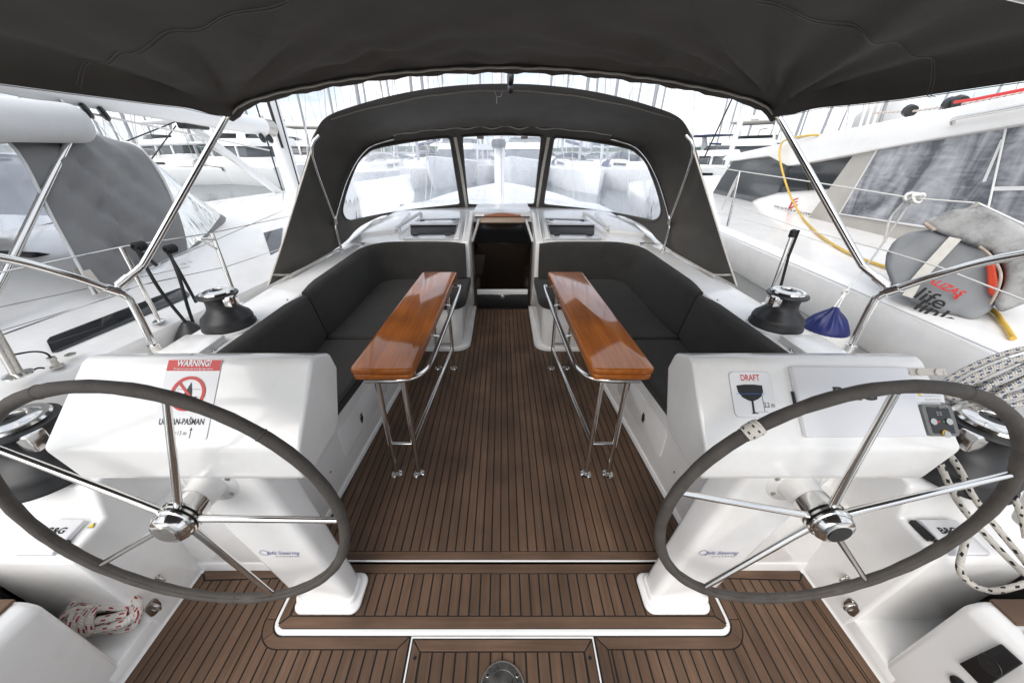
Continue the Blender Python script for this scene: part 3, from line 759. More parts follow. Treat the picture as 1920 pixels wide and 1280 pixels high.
# ---------------------------------------------------------------- helm consoles
FA = Vector((0, math.cos(R(46.8)), math.sin(R(46.8))))      # up along the slanted console face
FO = Vector((0, .66, .905))                                  # crease line of the face
FN = Vector((1, 0, 0)).cross(FA)
cons = {}
for MIR in (1, -1):
    lab = ('white helm console pod on slanted pedestal carrying the red and white warning sticker' if MIR == 1 else
           'white helm console pod on slanted pedestal carrying the draft sticker and switch panel')
    t = thing('helm_console', lab, 'helm console', (-.7, .74, 0)); cons[MIR] = t
    prof = [(.678, .772), (.655, .80), (.66, .905), (.822, 1.078), (.845, 1.085), (.925, 1.045), (.945, .98), (.90, .80), (.86, .772)]
    vs, fs = prism([(-1.228, y, z) for y, z in prof], (.69, 0, 0), 0)
    # pull the outboard lower corner in, then round everything
    vs = [Vector((v.x + (.05 if v.x < -1 and v.z < .85 else 0) + (.035 if v.x < -1 and v.z > 1.06 else 0) - (.02 if v.x > -.6 and v.z < .85 else 0), v.y, v.z)) for v in vs]
    vs, fs = bevelled(vs, fs, .044, 7, 8)
    ob('pod', vs, fs, 'gelcoat', t, 50)
    # pedestal column and foot
    b0, b1 = [(-.80, .69), (-.585, .69), (-.585, .785), (-.80, .785)], [(-1.01, .70), (-.745, .70), (-.745, .84), (-1.01, .84)]
    vs = [Vector((x, y, .005)) for x, y in b0] + [Vector((x, y, .79)) for x, y in b1]
    fs = [(3, 2, 1, 0), (4, 5, 6, 7)] + [(i, (i + 1) % 4, 4 + (i + 1) % 4, 4 + i) for i in range(4)]
    vs, fs = bevelled(vs, fs, .028, 4); ob('column', vs, fs, 'gelcoat', t, 50)
    vs, fs = plan(rrect(.26, .15, .035, 5, -.697, .735), .001, .022, .008, 3, 50); ob('base_plate', vs, fs, 'gelcoat', t, 50)
    ob('collar', *plan(rrect(.235, .115, .03, 5, -.705, .738), .015, .05, .01, 3, 50), 'gelcoat', t, 50)
    fl = ob('shaft_flange', *lathe([(.082, 0), (.082, .012), (.076, .017), (.052, .020), (.046, .05), (.043, .085)], (-.877, .712, .727), (0, -1, 0), 36), 'gelcoat', t, 40)
    for a in range(20, 380, 60): ob('bolt', *lathe([(.0075, 0), (.007, .003), (.003, .0035)], (-.877 + .066 * math.cos(R(a)), .694, .727 + .066 * math.sin(R(a))), (0, -1, 0), 12), 'steel_dull', fl)
    ob('wood_pad', *plan(rrect(.10, .05, .02, 4, -.625, .80), .755, .772), 'wood_edge', t)
    lx = -.81 * MIR
    # maker's lettering on the column: sits on the aft face
    cz = .37; k = cz / .79; fy = .69 + .01 * k; cx = (-.69 + (-.1875) * k) * MIR
    P = Vector((cx + (.01 if MIR == 1 else -.01), fy - .0012, cz))
    text('lettering', 'Jefa Steering', .028, P, (1, 0, 0), (0, -.013, 1), 'ink_blue', t, .8, shear=.25)
    decal('emblem', ring(.013, .0145, 0, 0, 24), P + Vector((-.066, -.0004, .002)), (1, 0, 0), (0, -.013, 1), 'ink_blue', t)
    text('small_lettering', 'SYSTEMS', .010, P + Vector((.01, 0, -.021)), (1, 0, 0), (0, -.013, 1), 'ink_grey', t, 2.2)
MIR = 1
rt = (1, 0, 0)
def face_pt(u, v):           # photo point on the slanted console face
    return atp(u, v, FO, FN)
# --- warning sticker, port
t = cons[1]
c0 = (face_pt(318, 676) + face_pt(418, 677) + face_pt(386, 822) + face_pt(283, 822)) / 4 + FN * .0012
W = (face_pt(418, 677) - face_pt(318, 676)).length; Hh = (face_pt(300, 676) - face_pt(300, 822)).length
st = decal('warning_sticker', rrect(W, Hh, .006), c0, rt, FA, 'sticker_white', t); st['label'] = 'white warning sticker with red heading and no-entry ring'
decal('red_band', [(-W / 2 + .001, Hh / 2 - .032), (W / 2 - .001, Hh / 2 - .032), (W / 2 - .001, Hh / 2 - .001), (-W / 2 + .001, Hh / 2 - .001)], c0, rt, FA, 'red', st, .0012)
text('heading', 'WARNING!', .024, c0 + FA * (Hh / 2 - .0115), rt, FA, 'sticker_white', st, .78, shear=.12, bold=.0006, lift=.0026)
text('small_print', "This boat can't pass under the bridge Ugljan-Pašman", .0085, c0 + FA * (Hh / 2 - .0265), rt, FA, 'sticker_white', st, .62, shear=.15, lift=.0022)
rc = c0 + FA * .014
decal('prohibition_ring', ring(.039, .048), rc, rt, FA, 'red', st, .0022)
decal('prohibition_bar', [(-.033, .028), (-.028, .033), (.033, -.028), (.028, -.033)], rc, rt, FA, 'red', st, .0020)
decal('boat_sail', [(-.012, -.004), (.012, -.006), (.010, .008), (.003, .031), (-.004, .012)], rc, rt, FA, 'ink', st, .0016)
decal('boat_hull', [(-.020, -.010), (.026, -.008), (.022, -.016), (-.014, -.017)], rc, rt, FA, 'ink', st, .0016)
for a in (-.010, .012): decal('bridge_line', [(-.032, a), (.032, a), (.032, a - .0012), (-.032, a - .0012)], rc, rt, FA, 'ink_grey', st, .0013)
text('bridge_name', 'UGLJAN-PAŠMAN', .0225, c0 - FA * (Hh * .285), rt, FA, 'ink', st, .70, bold=.0005, lift=.0016)
text('height_limit', 'h=15 m', .016, c0 - FA * (Hh * .42), rt, FA, 'ink', st, .8, lift=.0014)
for a in (-.030, .030): decal('arrow', [(a - .0008, -Hh * .48), (a + .0008, -Hh * .48), (a + .0008, -Hh * .385), (a + .0035, -Hh * .385), (a, -Hh * .35), (a - .0035, -Hh * .385), (a - .0008, -Hh * .385)], c0, rt, FA, 'ink', st, .0014)
# --- draft sticker, cover, switch panel, starboard
t = cons[-1]
q = [face_pt(1366, 698), face_pt(1440, 696), face_pt(1459, 780), face_pt(1376, 784)]
c0 = sum(q, Vector()) / 4 + FN * .0012; W = (q[1] - q[0]).length * 1.02; Hh = ((q[0] - q[3]).length + (q[1] - q[2]).length) / 2
decal('sticker_edge', rrect(W + .0014, Hh + .0014, .014), c0, rt, FA, 'ink_grey', t, .0002, .0003)
st = decal('draft_sticker', rrect(W, Hh, .014), c0, rt, FA, 'sticker_white', t); st['label'] = 'white sticker with red DRAFT heading and black hull section'
text('heading', 'DRAFT', .024, c0 + FA * (Hh * .36), rt, FA, 'red', st, .72, bold=.0003)
k = W / .105
hull = [(-.033, .022), (-.012, .0245), (.012, .0245), (.033, .022), (.033, .006), (.026, -.006), (.016, -.013), (.008, -.016), (.004, -.018), (.0035, -.046), (.012, -.047), (.012, -.049), (-.006, -.049), (-.002, -.046), (-.001, -.018), (-.010, -.015), (-.022, -.008), (-.031, .006)]
decal('hull_section', [(a * k, b * k) for a, b in hull], c0 + Vector((-.006, 0, 0)), rt, FA, 'ink', st, .0014)
decal('water_line', [(-.042, .0015), (.038, .0015), (.038, .0005), (-.042, .0005)], c0 + Vector((-.004, 0, 0)), rt, FA, 'line_blue', st, .0022)
decal('depth_line', [(.0245, .0), (.0255, .0), (.0255, -.0465), (.0245, -.0465)], c0, rt, FA, 'ink', st, .0014)
decal('base_line', [(-.005, -.0475), (.034, -.0475), (.034, -.0485), (-.005, -.0485)], c0, rt, FA, 'ink_grey', st, .0012)
text('depth', '2,2 m', .018, c0 + FA * -.030 + Vector((.040, 0, 0)), rt, FA, 'ink', st, .72, bold=.0002)
# instrument cover: flat pale lid on the face
q = [face_pt(1475, 688), face_pt(1688, 690), face_pt(1726, 818), face_pt(1504, 820)]
MIR = 1
vs, fs = prism([p + FN * .001 for p in q], FN * .016, .004, 3, 30); cv = ob('instrument_cover', vs, fs, 'cover_grey', t)
cc = sum(q, Vector()) / 4 + FN * .0172
text('lettering', 'B&G', .05, cc + FA * .018 + Vector((-.005, 0, 0)), rt, FA, 'ink', cv, 1.25, bold=.0012, lift=.0002)
decal('hinge_slot', [(-.002, -.03), (.002, -.03), (.002, .02), (-.002, .02)], face_pt(1486, 748), rt, FA, 'black_plastic', t, .001, .006)
def on_face(u, v): return face_pt(u, v) + FN * .0012
def face_quad(*uv): c = sum((on_face(*p) for p in uv), Vector()) / len(uv); return c, [((on_face(*p) - c).x, (on_face(*p) - c).dot(FA)) for p in uv]
c, qq = face_quad((1692, 691), (1763, 692), (1770, 704), (1696, 703)); pl = decal('rubber_strip', qq, c, rt, FA, 'cream_tape', t, .0005, .008)
for u in (1700, 1762): decal('screw', disc(.004), on_face(u, 699) + FN * .009, rt, FA, 'steel_dull', pl)
for u in (1716, 1750): decal('button_cap', disc(.010), on_face(u, 699) + FN * .009, rt, FA, 'cream_tape', pl, .0006, .003)
c, qq = face_quad((1711, 732), (1766, 731), (1770, 755), (1718, 756)); ws = decal('caution_label', qq, c, rt, FA, 'sticker_white', t)
for i in range(2):
    text('caution_word', 'WARNING!', .0085, c + FA * (.008 - .0165 * i) + Vector((.006, 0, 0)), rt, FA, 'ink', ws, 1.0, lift=.001)
    decal('caution_line', [(-.028, 0), (.032, 0), (.032, .001), (-.028, .001)], c + FA * (.0005 - .0165 * i), rt, FA, 'ink_grey', ws, .001)
decal('caution_triangle', [(-.006, -.005), (.006, -.005), (0, .006)], c + FA * .008 + Vector((-.027, 0, 0)), rt, FA, 'yellow', ws, .001)
c, qq = face_quad((1703, 740), (1710, 755), (1714, 756), (1709, 738)); decal('caution_mark', [(-.006, -.006), (.006, -.006), (0, .007)], c, rt, FA, 'yellow', t)
q = [on_face(1717, 759), on_face(1773, 758), on_face(1788, 816), on_face(1736, 818)]
c = sum(q, Vector()) / 4; w_, h_ = (q[1] - q[0]).length, (q[0] - q[3]).length
sp = decal('switch_panel', rrect(w_, h_, .012), c, rt, FA, 'panel_grey', t, .0005, .010)
decal('panel_face', rrect(w_ * .72, h_ * .84, .003), c + FN * .010, rt, FA, 'black_plastic', sp, .0008)
for a, b, m in ((-.022, -.004, 'steel_dull'), (.020, -.004, 'steel_dull'), (.0, -.034, 'amber')):
    decal('button', disc(.0085), c + FN * .011 + Vector((a, 0, 0)) + FA * b, rt, FA, m, sp, .0008, .002)
    if m == 'amber': decal('button', disc(.0085), c + FN * .012 + Vector((.003, 0, 0)) + FA * (b - .003), rt, FA, 'steel_dull', sp, .0012, .002)
decal('red_lamp', disc(.003), c + FN * .011 + Vector((-.007, 0, 0)) + FA * -.004, rt, FA, 'red', sp); decal('green_lamp', disc(.003), c + FN * .011 + Vector((.006, 0, 0)) + FA * -.004, rt, FA, 'green_led', sp)
text('panel_print', 'QUICK', .008, c + FN * .011 + FA * .034 + Vector((.016, 0, 0)), rt, FA, 'steel_dull', sp, 1.0)
text('panel_print', 'windlass', .006, c + FN * .011 + FA * .034 + Vector((-.014, 0, 0)), rt, FA, 'ink_grey', sp, 1.0)
for a, b in ((-.004, .014), (.004, .014), (-.004, .02), (.004, .02)): decal('pictogram', rrect(.006, .004, .001), c + FN * .011 + Vector((a, 0, 0)) + FA * b, rt, FA, 'ink_grey', sp)

# ---------------------------------------------------------------- steering wheels
for MIR, ph, lab in ((1, 69.6, 'left steering wheel with worn grey leather rim before the warning sticker'), (-1, 85, 'right steering wheel with a whipping of flecked cord on its leather rim')):
    C = Vector((-.877, .59, .727)); t = thing('steering_wheel', lab, 'steering wheel', C, 'steering wheels')
    RR = .437; pth = [C + Vector((RR * math.cos(a), 0, RR * math.sin(a))) for a in [2 * math.pi * k / 96 for k in range(96)]]
    rad = [.0148 + .0006 * math.sin(k * 1.9) + .0004 * math.sin(k * .7 + 1) + (.0012 if k in (9, 40, 73) else 0) for k in range(96)]
    rim = tube('rim', pth, rad, 'leather', t, 16, closed=True)
    # lacing along the inside of the rim
    V, F = [], []
    for k in range(150):
        a = R(190 + 160 * k / 150); p = C + Vector(((RR - .012) * math.cos(a), -.009, (RR - .012) * math.sin(a))); d = Vector((math.cos(a), -.5, math.sin(a))).normalized()
        tv = Vector((-math.sin(a), .25, math.cos(a))).normalized()
        q = tube_mesh([p - tv * .0035 - d * .002, p + d * .0025, p + tv * .0035 - d * .002], .0009, 4); k0 = len(V); V += q[0]; F += [tuple(i + k0 for i in f) for f in q[1]]
    ob('lacing', V, F, 'leather', rim)['kind'] = 'stuff'
    for a in (43, 105, 268):
        pp = [C + Vector((RR * math.cos(R(a + k)), 0, RR * math.sin(R(a + k)))) for k in (-.35, 0, .35)]
        tube('seam', pp, [.0155, .0168, .0155], 'leather', rim, 14)
    for k in range(5):
        a = R(ph + 72 * k); d = Vector((math.cos(a), 0, math.sin(a)))
        tube('spoke', [C + d * .035 + Vector((0, -.006, 0)), C + d * .10 + Vector((0, -.004, 0)), C + d * (RR - .014)], [.0105, .0096, .0080], 'steel', t, 12)
    hb = ob('hub', *lathe([(.036, -.05), (.046, -.045), (.047, -.008), (.053, -.007), (.053, -.001), (.044, 0), (.044, .005), (.053, .006), (.053, .012), (.044, .013), (.044, .018), (.053, .019), (.053, .024), (.050, .027), (.049, .036), (.043, .046), (.030, .0515), (0, .052)], C + Vector((0, .0, 0)), (0, -1, 0), 40), 'steel', t, 28)
    ob('cap', *lathe([(.030, .050), (.028, .0545), (0, .055)], C, (0, -1, 0), 28), 'steel_dull' if MIR == 1 else 'ink', hb)
    for k in (.0025, .0155): ob('groove', *lathe([(.0455, k - .0025), (.0455, k + .0025)], C, (0, -1, 0), 32), 'black_plastic', hb)
    if MIR == -1:
        a0 = 134; pp = [C + Vector((RR * math.cos(R(180 - (180 - a0) + 0)) * 1, 0, RR * math.sin(R(a0)))) for _ in (0,)]
        pp = [C + Vector((RR * math.cos(R(a)), 0, RR * math.sin(R(a)))) for a in (43.5, 44.5, 46, 47.5, 48.5)]
        wv, wf, wu = tube_mesh(pp, [.0168, .0188, .019, .0188, .0168], 20); ob('cord_whipping', wv, wf, 'rope_whipping', t, 50, wu)
MIR = 1

# ---------------------------------------------------------------- winches
def winch(c, k, label, parent=None, tilt=0):
    t = thing('winch', label, 'winch', c, 'winches')
    prof = [(.118, 0), (.118, .012), (.112, .022), (.113, .040), (.106, .058), (.080, .082), (.066, .100), (.062, .125), (.064, .150), (.072, .164)]
    ob('drum', *lathe([(r * k, h * k) for r, h in prof], c, seg=40), 'winch_black', t, 40)
    ob('jaw', *lathe([(.084 * k, .160 * k), (.088 * k, .166 * k), (.086 * k, .172 * k), (.07 * k, .174 * k)], c, seg=40), 'black_plastic', t, 40)
    cp = ob('chrome_cap', *lathe([(r * k, h * k) for r, h in [(.070, .172), (.073, .180), (.069, .186), (.056, .1845), (.050, .188), (.032, .1905), (.030, .184), (.0, .184)]], c, seg=40), 'steel', t, 35)
    ob('socket', *lathe([(.028 * k, .182 * k), (.028 * k, .1875 * k), (.013 * k, .189 * k), (.012 * k, .185 * k), (0, .185 * k)], c, seg=16), 'black_plastic', cp)
    ob('feeder_arm', *box(c[0] + .052 * k, c[0] + .092 * k, c[1] - .05 * k, c[1] - .01 * k, c[2] + .118 * k, c[2] + .170 * k, .006), 'steel', t)
    return t
for MIR in (1, -1):
    s = 'left' if MIR == 1 else 'right'
    p = atz(433, 612, DECK + .005)
    ob('pad', *lathe([(.125, 0), (.12, .01)], (p.x, p.y, DECK + .006), seg=40), 'white_paint', winch((p.x, p.y, DECK + .014), 1.0, 'forward chrome topped black winch on the ' + s + ' coaming beside the backrest'))
    winch((-1.50, .80, .668), 1.16, 'large aft black winch behind the ' + s + ' steering wheel at the frame edge')
    # rope inlet box on coaming
    f = thing('rope_inlet', 'white moulded rope inlet with dark slot on the ' + s + ' coaming behind the console', 'fitting', (-1.33, 1.3, .8))
    ob('housing', *prism([(-1.315, 1.27, .80), (-1.50, 1.27, .80), (-1.50, 1.44, .805), (-1.315, 1.44, .805)], (0, .0, .035), .008), 'gelcoat', f)
    ob('slot', *prism([(-1.335, 1.269, .806), (-1.455, 1.269, .806), (-1.455, 1.269, .828), (-1.335, 1.269, .828)], (0, -.002, 0)), 'black_plastic', f)
    # pad eyes on the helm side wall
    for (u, v, k, w) in ((283, 1138, 1.0, 'lower'), (293, 1086, .6, 'upper')):
        P = atx(u, v, -1.325)
        e = thing('pad_eye', ('larger' if k == 1 else 'smaller') + ' stainless pad eye on the white side wall low behind the ' + s + ' wheel', 'pad eye', P)
        rows = []
        ob('plate', *prism([(-1.3185, P.y + a * k, P.z + b * k) for a, b in rrect(.046, .068, .02, 5)], (.004, 0, 0), .001), 'steel_dull', e)
        pp = [(-1.315, P.y, P.z - .022 * k), (-1.300, P.y, P.z - .016 * k), (-1.293, P.y, P.z), (-1.300, P.y, P.z + .016 * k), (-1.315, P.y, P.z + .022 * k)]
        tube('loop', pp, .0055 * k, 'steel_dull', e, 10, sub=4)
        for b in (-.025, .025): ob('screw', *lathe([(.0045, 0), (.0035, .002), (0, .002)], (-1.314, P.y + .009 * k, P.z + b * k), (1, 0, 0), 10), 'steel', e)
MIR = 1
# instrument covers on the helm side ledges
for MIR in (1, -1):
    s = 'left' if MIR == 1 else 'right'
    t = thing('plotter_cover', 'pale grey instrument cover on the ' + s + ' helm ledge beside the wheel', 'cover', (-1.42, .65, .53))
    U = Vector((0, .108, .014)).normalized(); N = Vector((1, 0, 0)).cross(U)
    Z = lambda y: .518 + (y - .607) * .13
    q = [Vector((x, y, Z(y) + .002)) for x, y in ((-1.478, .598), (-1.36, .598), (-1.36, .702), (-1.478, .702))]
    ob('lid', *prism(q, N * .018, .005, 3), 'cover_grey', t)
    cc = Vector((-1.415 * MIR, .665, Z(.665))) + N * .0205
    text('lettering', 'B&G', .026, cc, (1, 0, 0), U, 'ink', t, 1.2, bold=.0008, lift=.0004)
    ob('catch', *box(-1.362, -1.354, .618, .640, Z(.63) + .004, Z(.63) + .016), 'black_plastic', t)
    if MIR == 1:
        decal('warning_triangle', [(-.010, -.008), (.010, -.008), (0, .010)], Vector((-1.338, .690, Z(.69) + .002)), (1, 0, 0), U, 'ink', t, .0006)
        decal('warning_triangle', [(-.0085, -.007), (.0085, -.007), (0, .0085)], Vector((-1.338, .690, Z(.69) + .003)), (1, 0, 0), U, 'yellow', t, .0006)
    else:
        ob('bracket', *box(-1.350, -1.335, .640, .70, Z(.66) + .002, Z(.66) + .02), 'black_plastic', t)
MIR = 1
# round speaker set in the starboard helm seat side
P = atx(1845, 1245, 1.326)
sp = thing('speaker', 'square black speaker panel in the white helm seat side at the lower right corner', 'speaker', P)
Pq = [atx(u, v, 1.326) for u, v in ((1802, 1243), (1880, 1206), (1921, 1243), (1848, 1290))]
ob('panel', *prism([p + Vector((-.001, 0, 0)) for p in Pq], (-.006, 0, 0), .002), 'black_plastic', sp)
cc = (Pq[0] + Pq[1] + Pq[2] + Pq[3]) / 4
ob('cone', *lathe([(.024, 0), (.023, .0015), (.019, .0003), (.007, .001), (0, .002)], cc + Vector((-.0066, 0, 0)), (-1, 0, 0), 24), 'winch_black', sp)
P = atx(1800, 1283, 1.326)
tag(ob('switch_button', *lathe([(.02, 0), (.02, .004), (.012, .008), (0, .008)], P + Vector((-.001, 0, 0)), (-1, 0, 0), 20), 'black_plastic'), 'small round black button cut by the lower right frame edge', 'button')
# teak tops of the helm seats
for MIR in (1, -1):
    s = 'left' if MIR == 1 else 'right'
    t = thing('helm_seat_board', 'teak slatted top of the ' + s + ' helm seat at the frame edge', 'seat', (-1.5, .4, .48))
    for k in range(5): ob('slat', *box(-1.70, -1.39, .44 - .075 * k, .505 - .075 * k - .004, .474, .484, .002, 1), 'teak_cross', t)
MIR = 1

# ---------------------------------------------------------------- rails at the quarters
for MIR in (1, -1):
    s = 'left' if MIR == 1 else 'right'
    t = thing('pushpit_rail', 'bent stainless guard rail rising from the ' + s + ' side deck, holding the awning pole', 'rail', (-1.53, 1.3, .8))
    foot = Vector((-1.555, 1.33, DECK)); top = Vector((-1.567, 1.352, 1.06))
    pth = [foot, foot.lerp(top, .5), foot.lerp(top, .85), top + Vector((-.004, -.006, .012)), top + Vector((-.014, -.045, .055)), Vector((-1.595, 1.22, 1.20)), Vector((-1.625, 1.09, 1.305)), Vector((-1.66, .85, 1.42)), Vector((-1.66, .4, 1.47)), Vector((-1.6, -.4, 1.47))]
    tube('tube', pth, .0145, 'steel', t, 14, sub=8)
    ob('foot_socket', *lathe([(.022, 0), (.022, .045), (.017, .047)], foot, seg=20), 'steel', t)
    ob('base_flange', *lathe([(.04, 0), (.04, .005), (.02, .009)], foot + Vector((0, 0, -.002)), seg=20), 'steel', t)
    tube('clamp', [top + Vector((-.008, -.022, .032)), top + Vector((-.016, -.052, .062))], .019, 'steel', t, 14)
MIR = 1

# ---------------------------------------------------------------- bimini awning
bm_t = thing('bimini_awning', 'large charcoal canvas bimini awning overhead spanning the whole top of the picture', 'awning', (0, 1.0, 1.75))
BX, BY0, BY1 = 1.30, -.30, 1.93
def bz(x, y):
    return 1.930 - .0885 * x * x - .018 * sstep(1.15, 1.3, abs(x)) * sstep(1.3, 1.93, y)
rows = []
NX, NY = 110, 70
for j in range(NY + 1):
    y = BY0 + (BY1 - BY0) * j / NY; row = []
    for i in range(NX + 1):
        q = 2 * i / NX - 1; ang = q
        x = BX * (abs(q) ** .95) * (1 if q > 0 else -1)
        # side hem curls down
        if abs(q) > .95: x = BX * (.95 ** .95 + (abs(q) - .95) * .35) * (1 if q > 0 else -1)
        z = bz(x, y)
        if abs(q) > .95: z -= (abs(q) - .95) / .05 * .040
        # folds pulled out from the two front corners and from the middle bow
        w = 0
        for sx in (-1, 1):
            dx, dy = x - sx * 1.34, y - 2.02; rr = math.hypot(dx, dy); an = math.atan2(dy, dx * -sx)
            w += (.034 * abs(math.sin(an * 9.5 + 1.3 * sx)) ** .7 + .012 * math.sin(an * 37 + rr * 3)) * sstep(1.8, .5, rr) * sstep(.10, .45, rr)
        w += .020 * math.sin(x * 23 + 1.2 * math.sin(y * 3) - x * (1.9 - y) * 9) * sstep(.9, 1.85, y) * sstep(1.2, .5, abs(x)) * (.4 + noise.noise(Vector((x * 3, y, 9))))
        w += .008 * noise.noise(Vector((x * 1.6, y * 1.6, 3)))
        w += -.018 * math.sin(math.pi * max(0, (y - .78) / (BY1 - .78))) if y > .78 else 0
        row.append(Vector((x, y, z + w * (1 if abs(q) < .95 else .3) * (.12 + .88 * sstep(1.93, 1.80, y)))))
    rows.append(row)
vs, fs = grid(rows); vs, fs = thick(vs, fs, .002)
ob('canopy', vs, fs, 'canvas', bm_t, 80)
# front sleeve rolled round the bow, white cord along its closing edge
fr = []; cord = []
for i in range(81):
    q = 2 * i / 80 - 1; x = 1.292 * q; z = 1.926 - .0885 * x * x - .018 * sstep(1.1, 1.3, abs(x)) - .022 * sstep(1.22, 1.3, abs(x))
    fr.append(Vector((x, 1.935, z)))
    wob = .004 * math.sin(i * 1.7) + .003 * math.sin(i * .83)
    cord.append(Vector((x * .995, 1.892 + wob + .015 * sstep(1.15, 1.3, abs(x)), z - .012 + .5 * wob)))
ob('front_sleeve', *tube_mesh(fr, [.024 + .003 * math.sin(i * 1.1) + .002 * math.sin(i * 2.3) for i in range(81)], 12)[:2], 'canvas', bm_t, 70)
tube('sleeve_cord', cord, .0048, 'cream_tape', bm_t, 8, sub=3)
def bimini_under(x, y):
    """height of the sheet at x, y"""
    f = (y - BY0) / (BY1 - BY0) * NY; j = min(NY - 1, max(0, int(f))); f -= j
    def at(row):
        for i in range(NX):
            if row[i].x <= x <= row[i + 1].x:
                k = (x - row[i].x) / max(1e-6, row[i + 1].x - row[i].x); return row[i].z * (1 - k) + row[i + 1].z * k
        return row[0].z if x < 0 else row[-1].z
    return at(rows[j]) * (1 - f) + at(rows[j + 1]) * f
def seam_line(px_pts, name):
    pts = []
    for u, v in px_pts:
        d = ray(u, v)
        for k in range(900):
            p = CAMP + d * (.25 + .003 * k)
            if abs(p.x) > 1.293 or p.y > BY1 or p.z >= bimini_under(p.x, p.y): break
        pts.append(Vector((max(-1.29, min(1.29, p.x)), p.y, p.z)))
    pts = smooth_path(pts, 8)
    pts = [Vector((p.x, p.y, bimini_under(max(-1.295, min(1.295, p.x)), max(BY0, min(BY1, p.y))) - .0035)) for p in pts]
    tube(name, pts, .0011, 'seam_thread', bm_t, 5)
for o in (0, 6):
    seam_line([(140 + o, 158), (148 + o, 128 + o * .6), (200 + o, 112 + o), (270 + o, 85 + o), (350, 52 + o), (410, 30 + o), (470, 14 + o), (540, -4 + o)], 'seam')
    seam_line([(1752 - o, 190), (1755 - o, 130), (1735 - o, 105), (1690, 80 + o), (1620, 55 + o), (1560, 38 + o), (1490, 16 + o), (1420, -4 + o)], 'seam')
for s in (-1, 1):
    pp = [Vector((s * 1.262, BY0 + (1.85 - BY0) * k / 20, bimini_under(s * 1.262, BY0 + (1.85 - BY0) * k / 20) - .003)) for k in range(21)]
    tube('hem_seam', pp, .0012, 'seam_thread', bm_t, 5)
# bows and poles
pp = [Vector((1.29 * q, .78, 1.895 - .0885 * (1.29 * q) ** 2)) for q in [k / 20 - 1 for k in range(41)]]
tube('middle_bow', pp, .0125, 'steel', bm_t, 12)
for MIR in (1, -1):
    a = Vector((-1.296, 1.935, 1.745)); b = Vector((-1.575, 1.345, 1.115)); kn = aty(268, 497, 1.425); m1 = kn
    tube('pole', [a, a.lerp(kn, .5), a.lerp(kn, .95), kn.lerp(b, .12), kn.lerp(b, .5), b], .0135, 'steel', bm_t, 14, sub=6)
    ob('pole_end', *lathe([(.0175, 0), (.0175, .05)], b - (m1 - b).normalized() * .0, (m1 - b), 16), 'steel', bm_t)
    tube('clamp', [b + Vector((0, 0, .004)), b + Vector((-.004, -.02, -.04))], .010, 'steel', bm_t, 12)
    a2 = Vector((-1.29, .78, 1.70)); tube('rear_pole', [a2, Vector((-1.63, .9, 1.16))], .0125, 'steel', bm_t, 12)
MIR = 1

# ---------------------------------------------------------------- sprayhood
sh = thing('sprayhood', 'charcoal canvas sprayhood with three clear windows over the companionway', 'sprayhood', (0, 3.0, .85))
# aft edge A, front bow C, windscreen foot D, all port side listed from foot to centre
A = [(-1.576, 2.20, .805), (-1.525, 2.36, 1.0), (-1.47, 2.50, 1.195), (-1.41, 2.64, 1.40), (-1.352, 2.75, 1.578), (-1.30, 2.785, 1.70), (-1.20, 2.80, 1.800), (-.98, 2.83, 1.872), (-.66, 2.85, 1.94), (-.33, 2.865, 1.98), (0, 2.87, 1.992)]
Cc = [(-1.50, 2.98, .815), (-1.47, 3.03, .94), (-1.45, 3.07, 1.065), (-1.39, 3.15, 1.26), (-1.328, 3.25, 1.42), (-1.25, 3.40, 1.57), (-1.157, 3.55, 1.655), (-.89, 3.68, 1.722), (-.6, 3.73, 1.752), (-.3, 3.755, 1.766), (0, 3.76, 1.77)]
D = [(-1.52, 3.10, .815), (-1.50, 3.22, .83), (-1.475, 3.36, .86), (-1.45, 3.48, .905), (-1.40, 3.60, .945), (-1.30, 3.80, .985), (-1.20, 3.95, 1.003), (-.947, 4.09, 1.02), (-.62, 4.17, 1.028), (-.3, 4.21, 1.03), (0, 4.22, 1.03)]
def push(P, i0, i1, k=.185):
    out = []
    for i, p in enumerate(P):
        w = 1 + k * sstep(i0, i1, i); out.append((p[0] * w, p[1] * w, CAMZ + (p[2] - CAMZ) * w))
    return out
Cc, D = push(Cc, 1, 7), push(D, 1, 6)
def full(P): return [Vector(p) for p in P] + [Vector((-p[0], p[1], p[2])) for p in reversed(P[:-1])]
SUBN = 10
fa, fc, fd = (smooth_path(full(P), SUBN) for P in (A, Cc, D))
n = len(fa)
def bulge(p, k, i):
    c = Vector((0, 3.2, 1.1)); d = (p - c); d.y *= .2; d = d.normalized()
    return p + d * k
rows = []
for j in range(25):
    t = j / 24; row = []
    for i in range(n):
        p = fa[i].lerp(fc[i], t)
        s_ = abs(i / (n - 1) * 2 - 1)
        b = .075 * math.sin(math.pi * t) * sstep(1.0, .55, s_) + .06 * math.sin(math.pi * t) ** .7 * sstep(1.0, .62, s_) * sstep(.2, .6, s_)
        p = bulge(p, b, i)
        w = .006 * math.sin(i * .55 + t * 2) * math.sin(math.pi * t) + .010 * noise.noise(p * 3.1) * math.sin(math.pi * t)
        if s_ > .55: w += .012 * math.sin((t * 2.2 + (1 - s_) * 9) * 3.1) * math.sin(math.pi * t)
        row.append(bulge(p, w, i))
    rows.append(row)
roof_rows = rows
vs, fs = thick(*grid(rows), .002); ob('canvas_top', vs, fs, 'canvas', sh, 80)
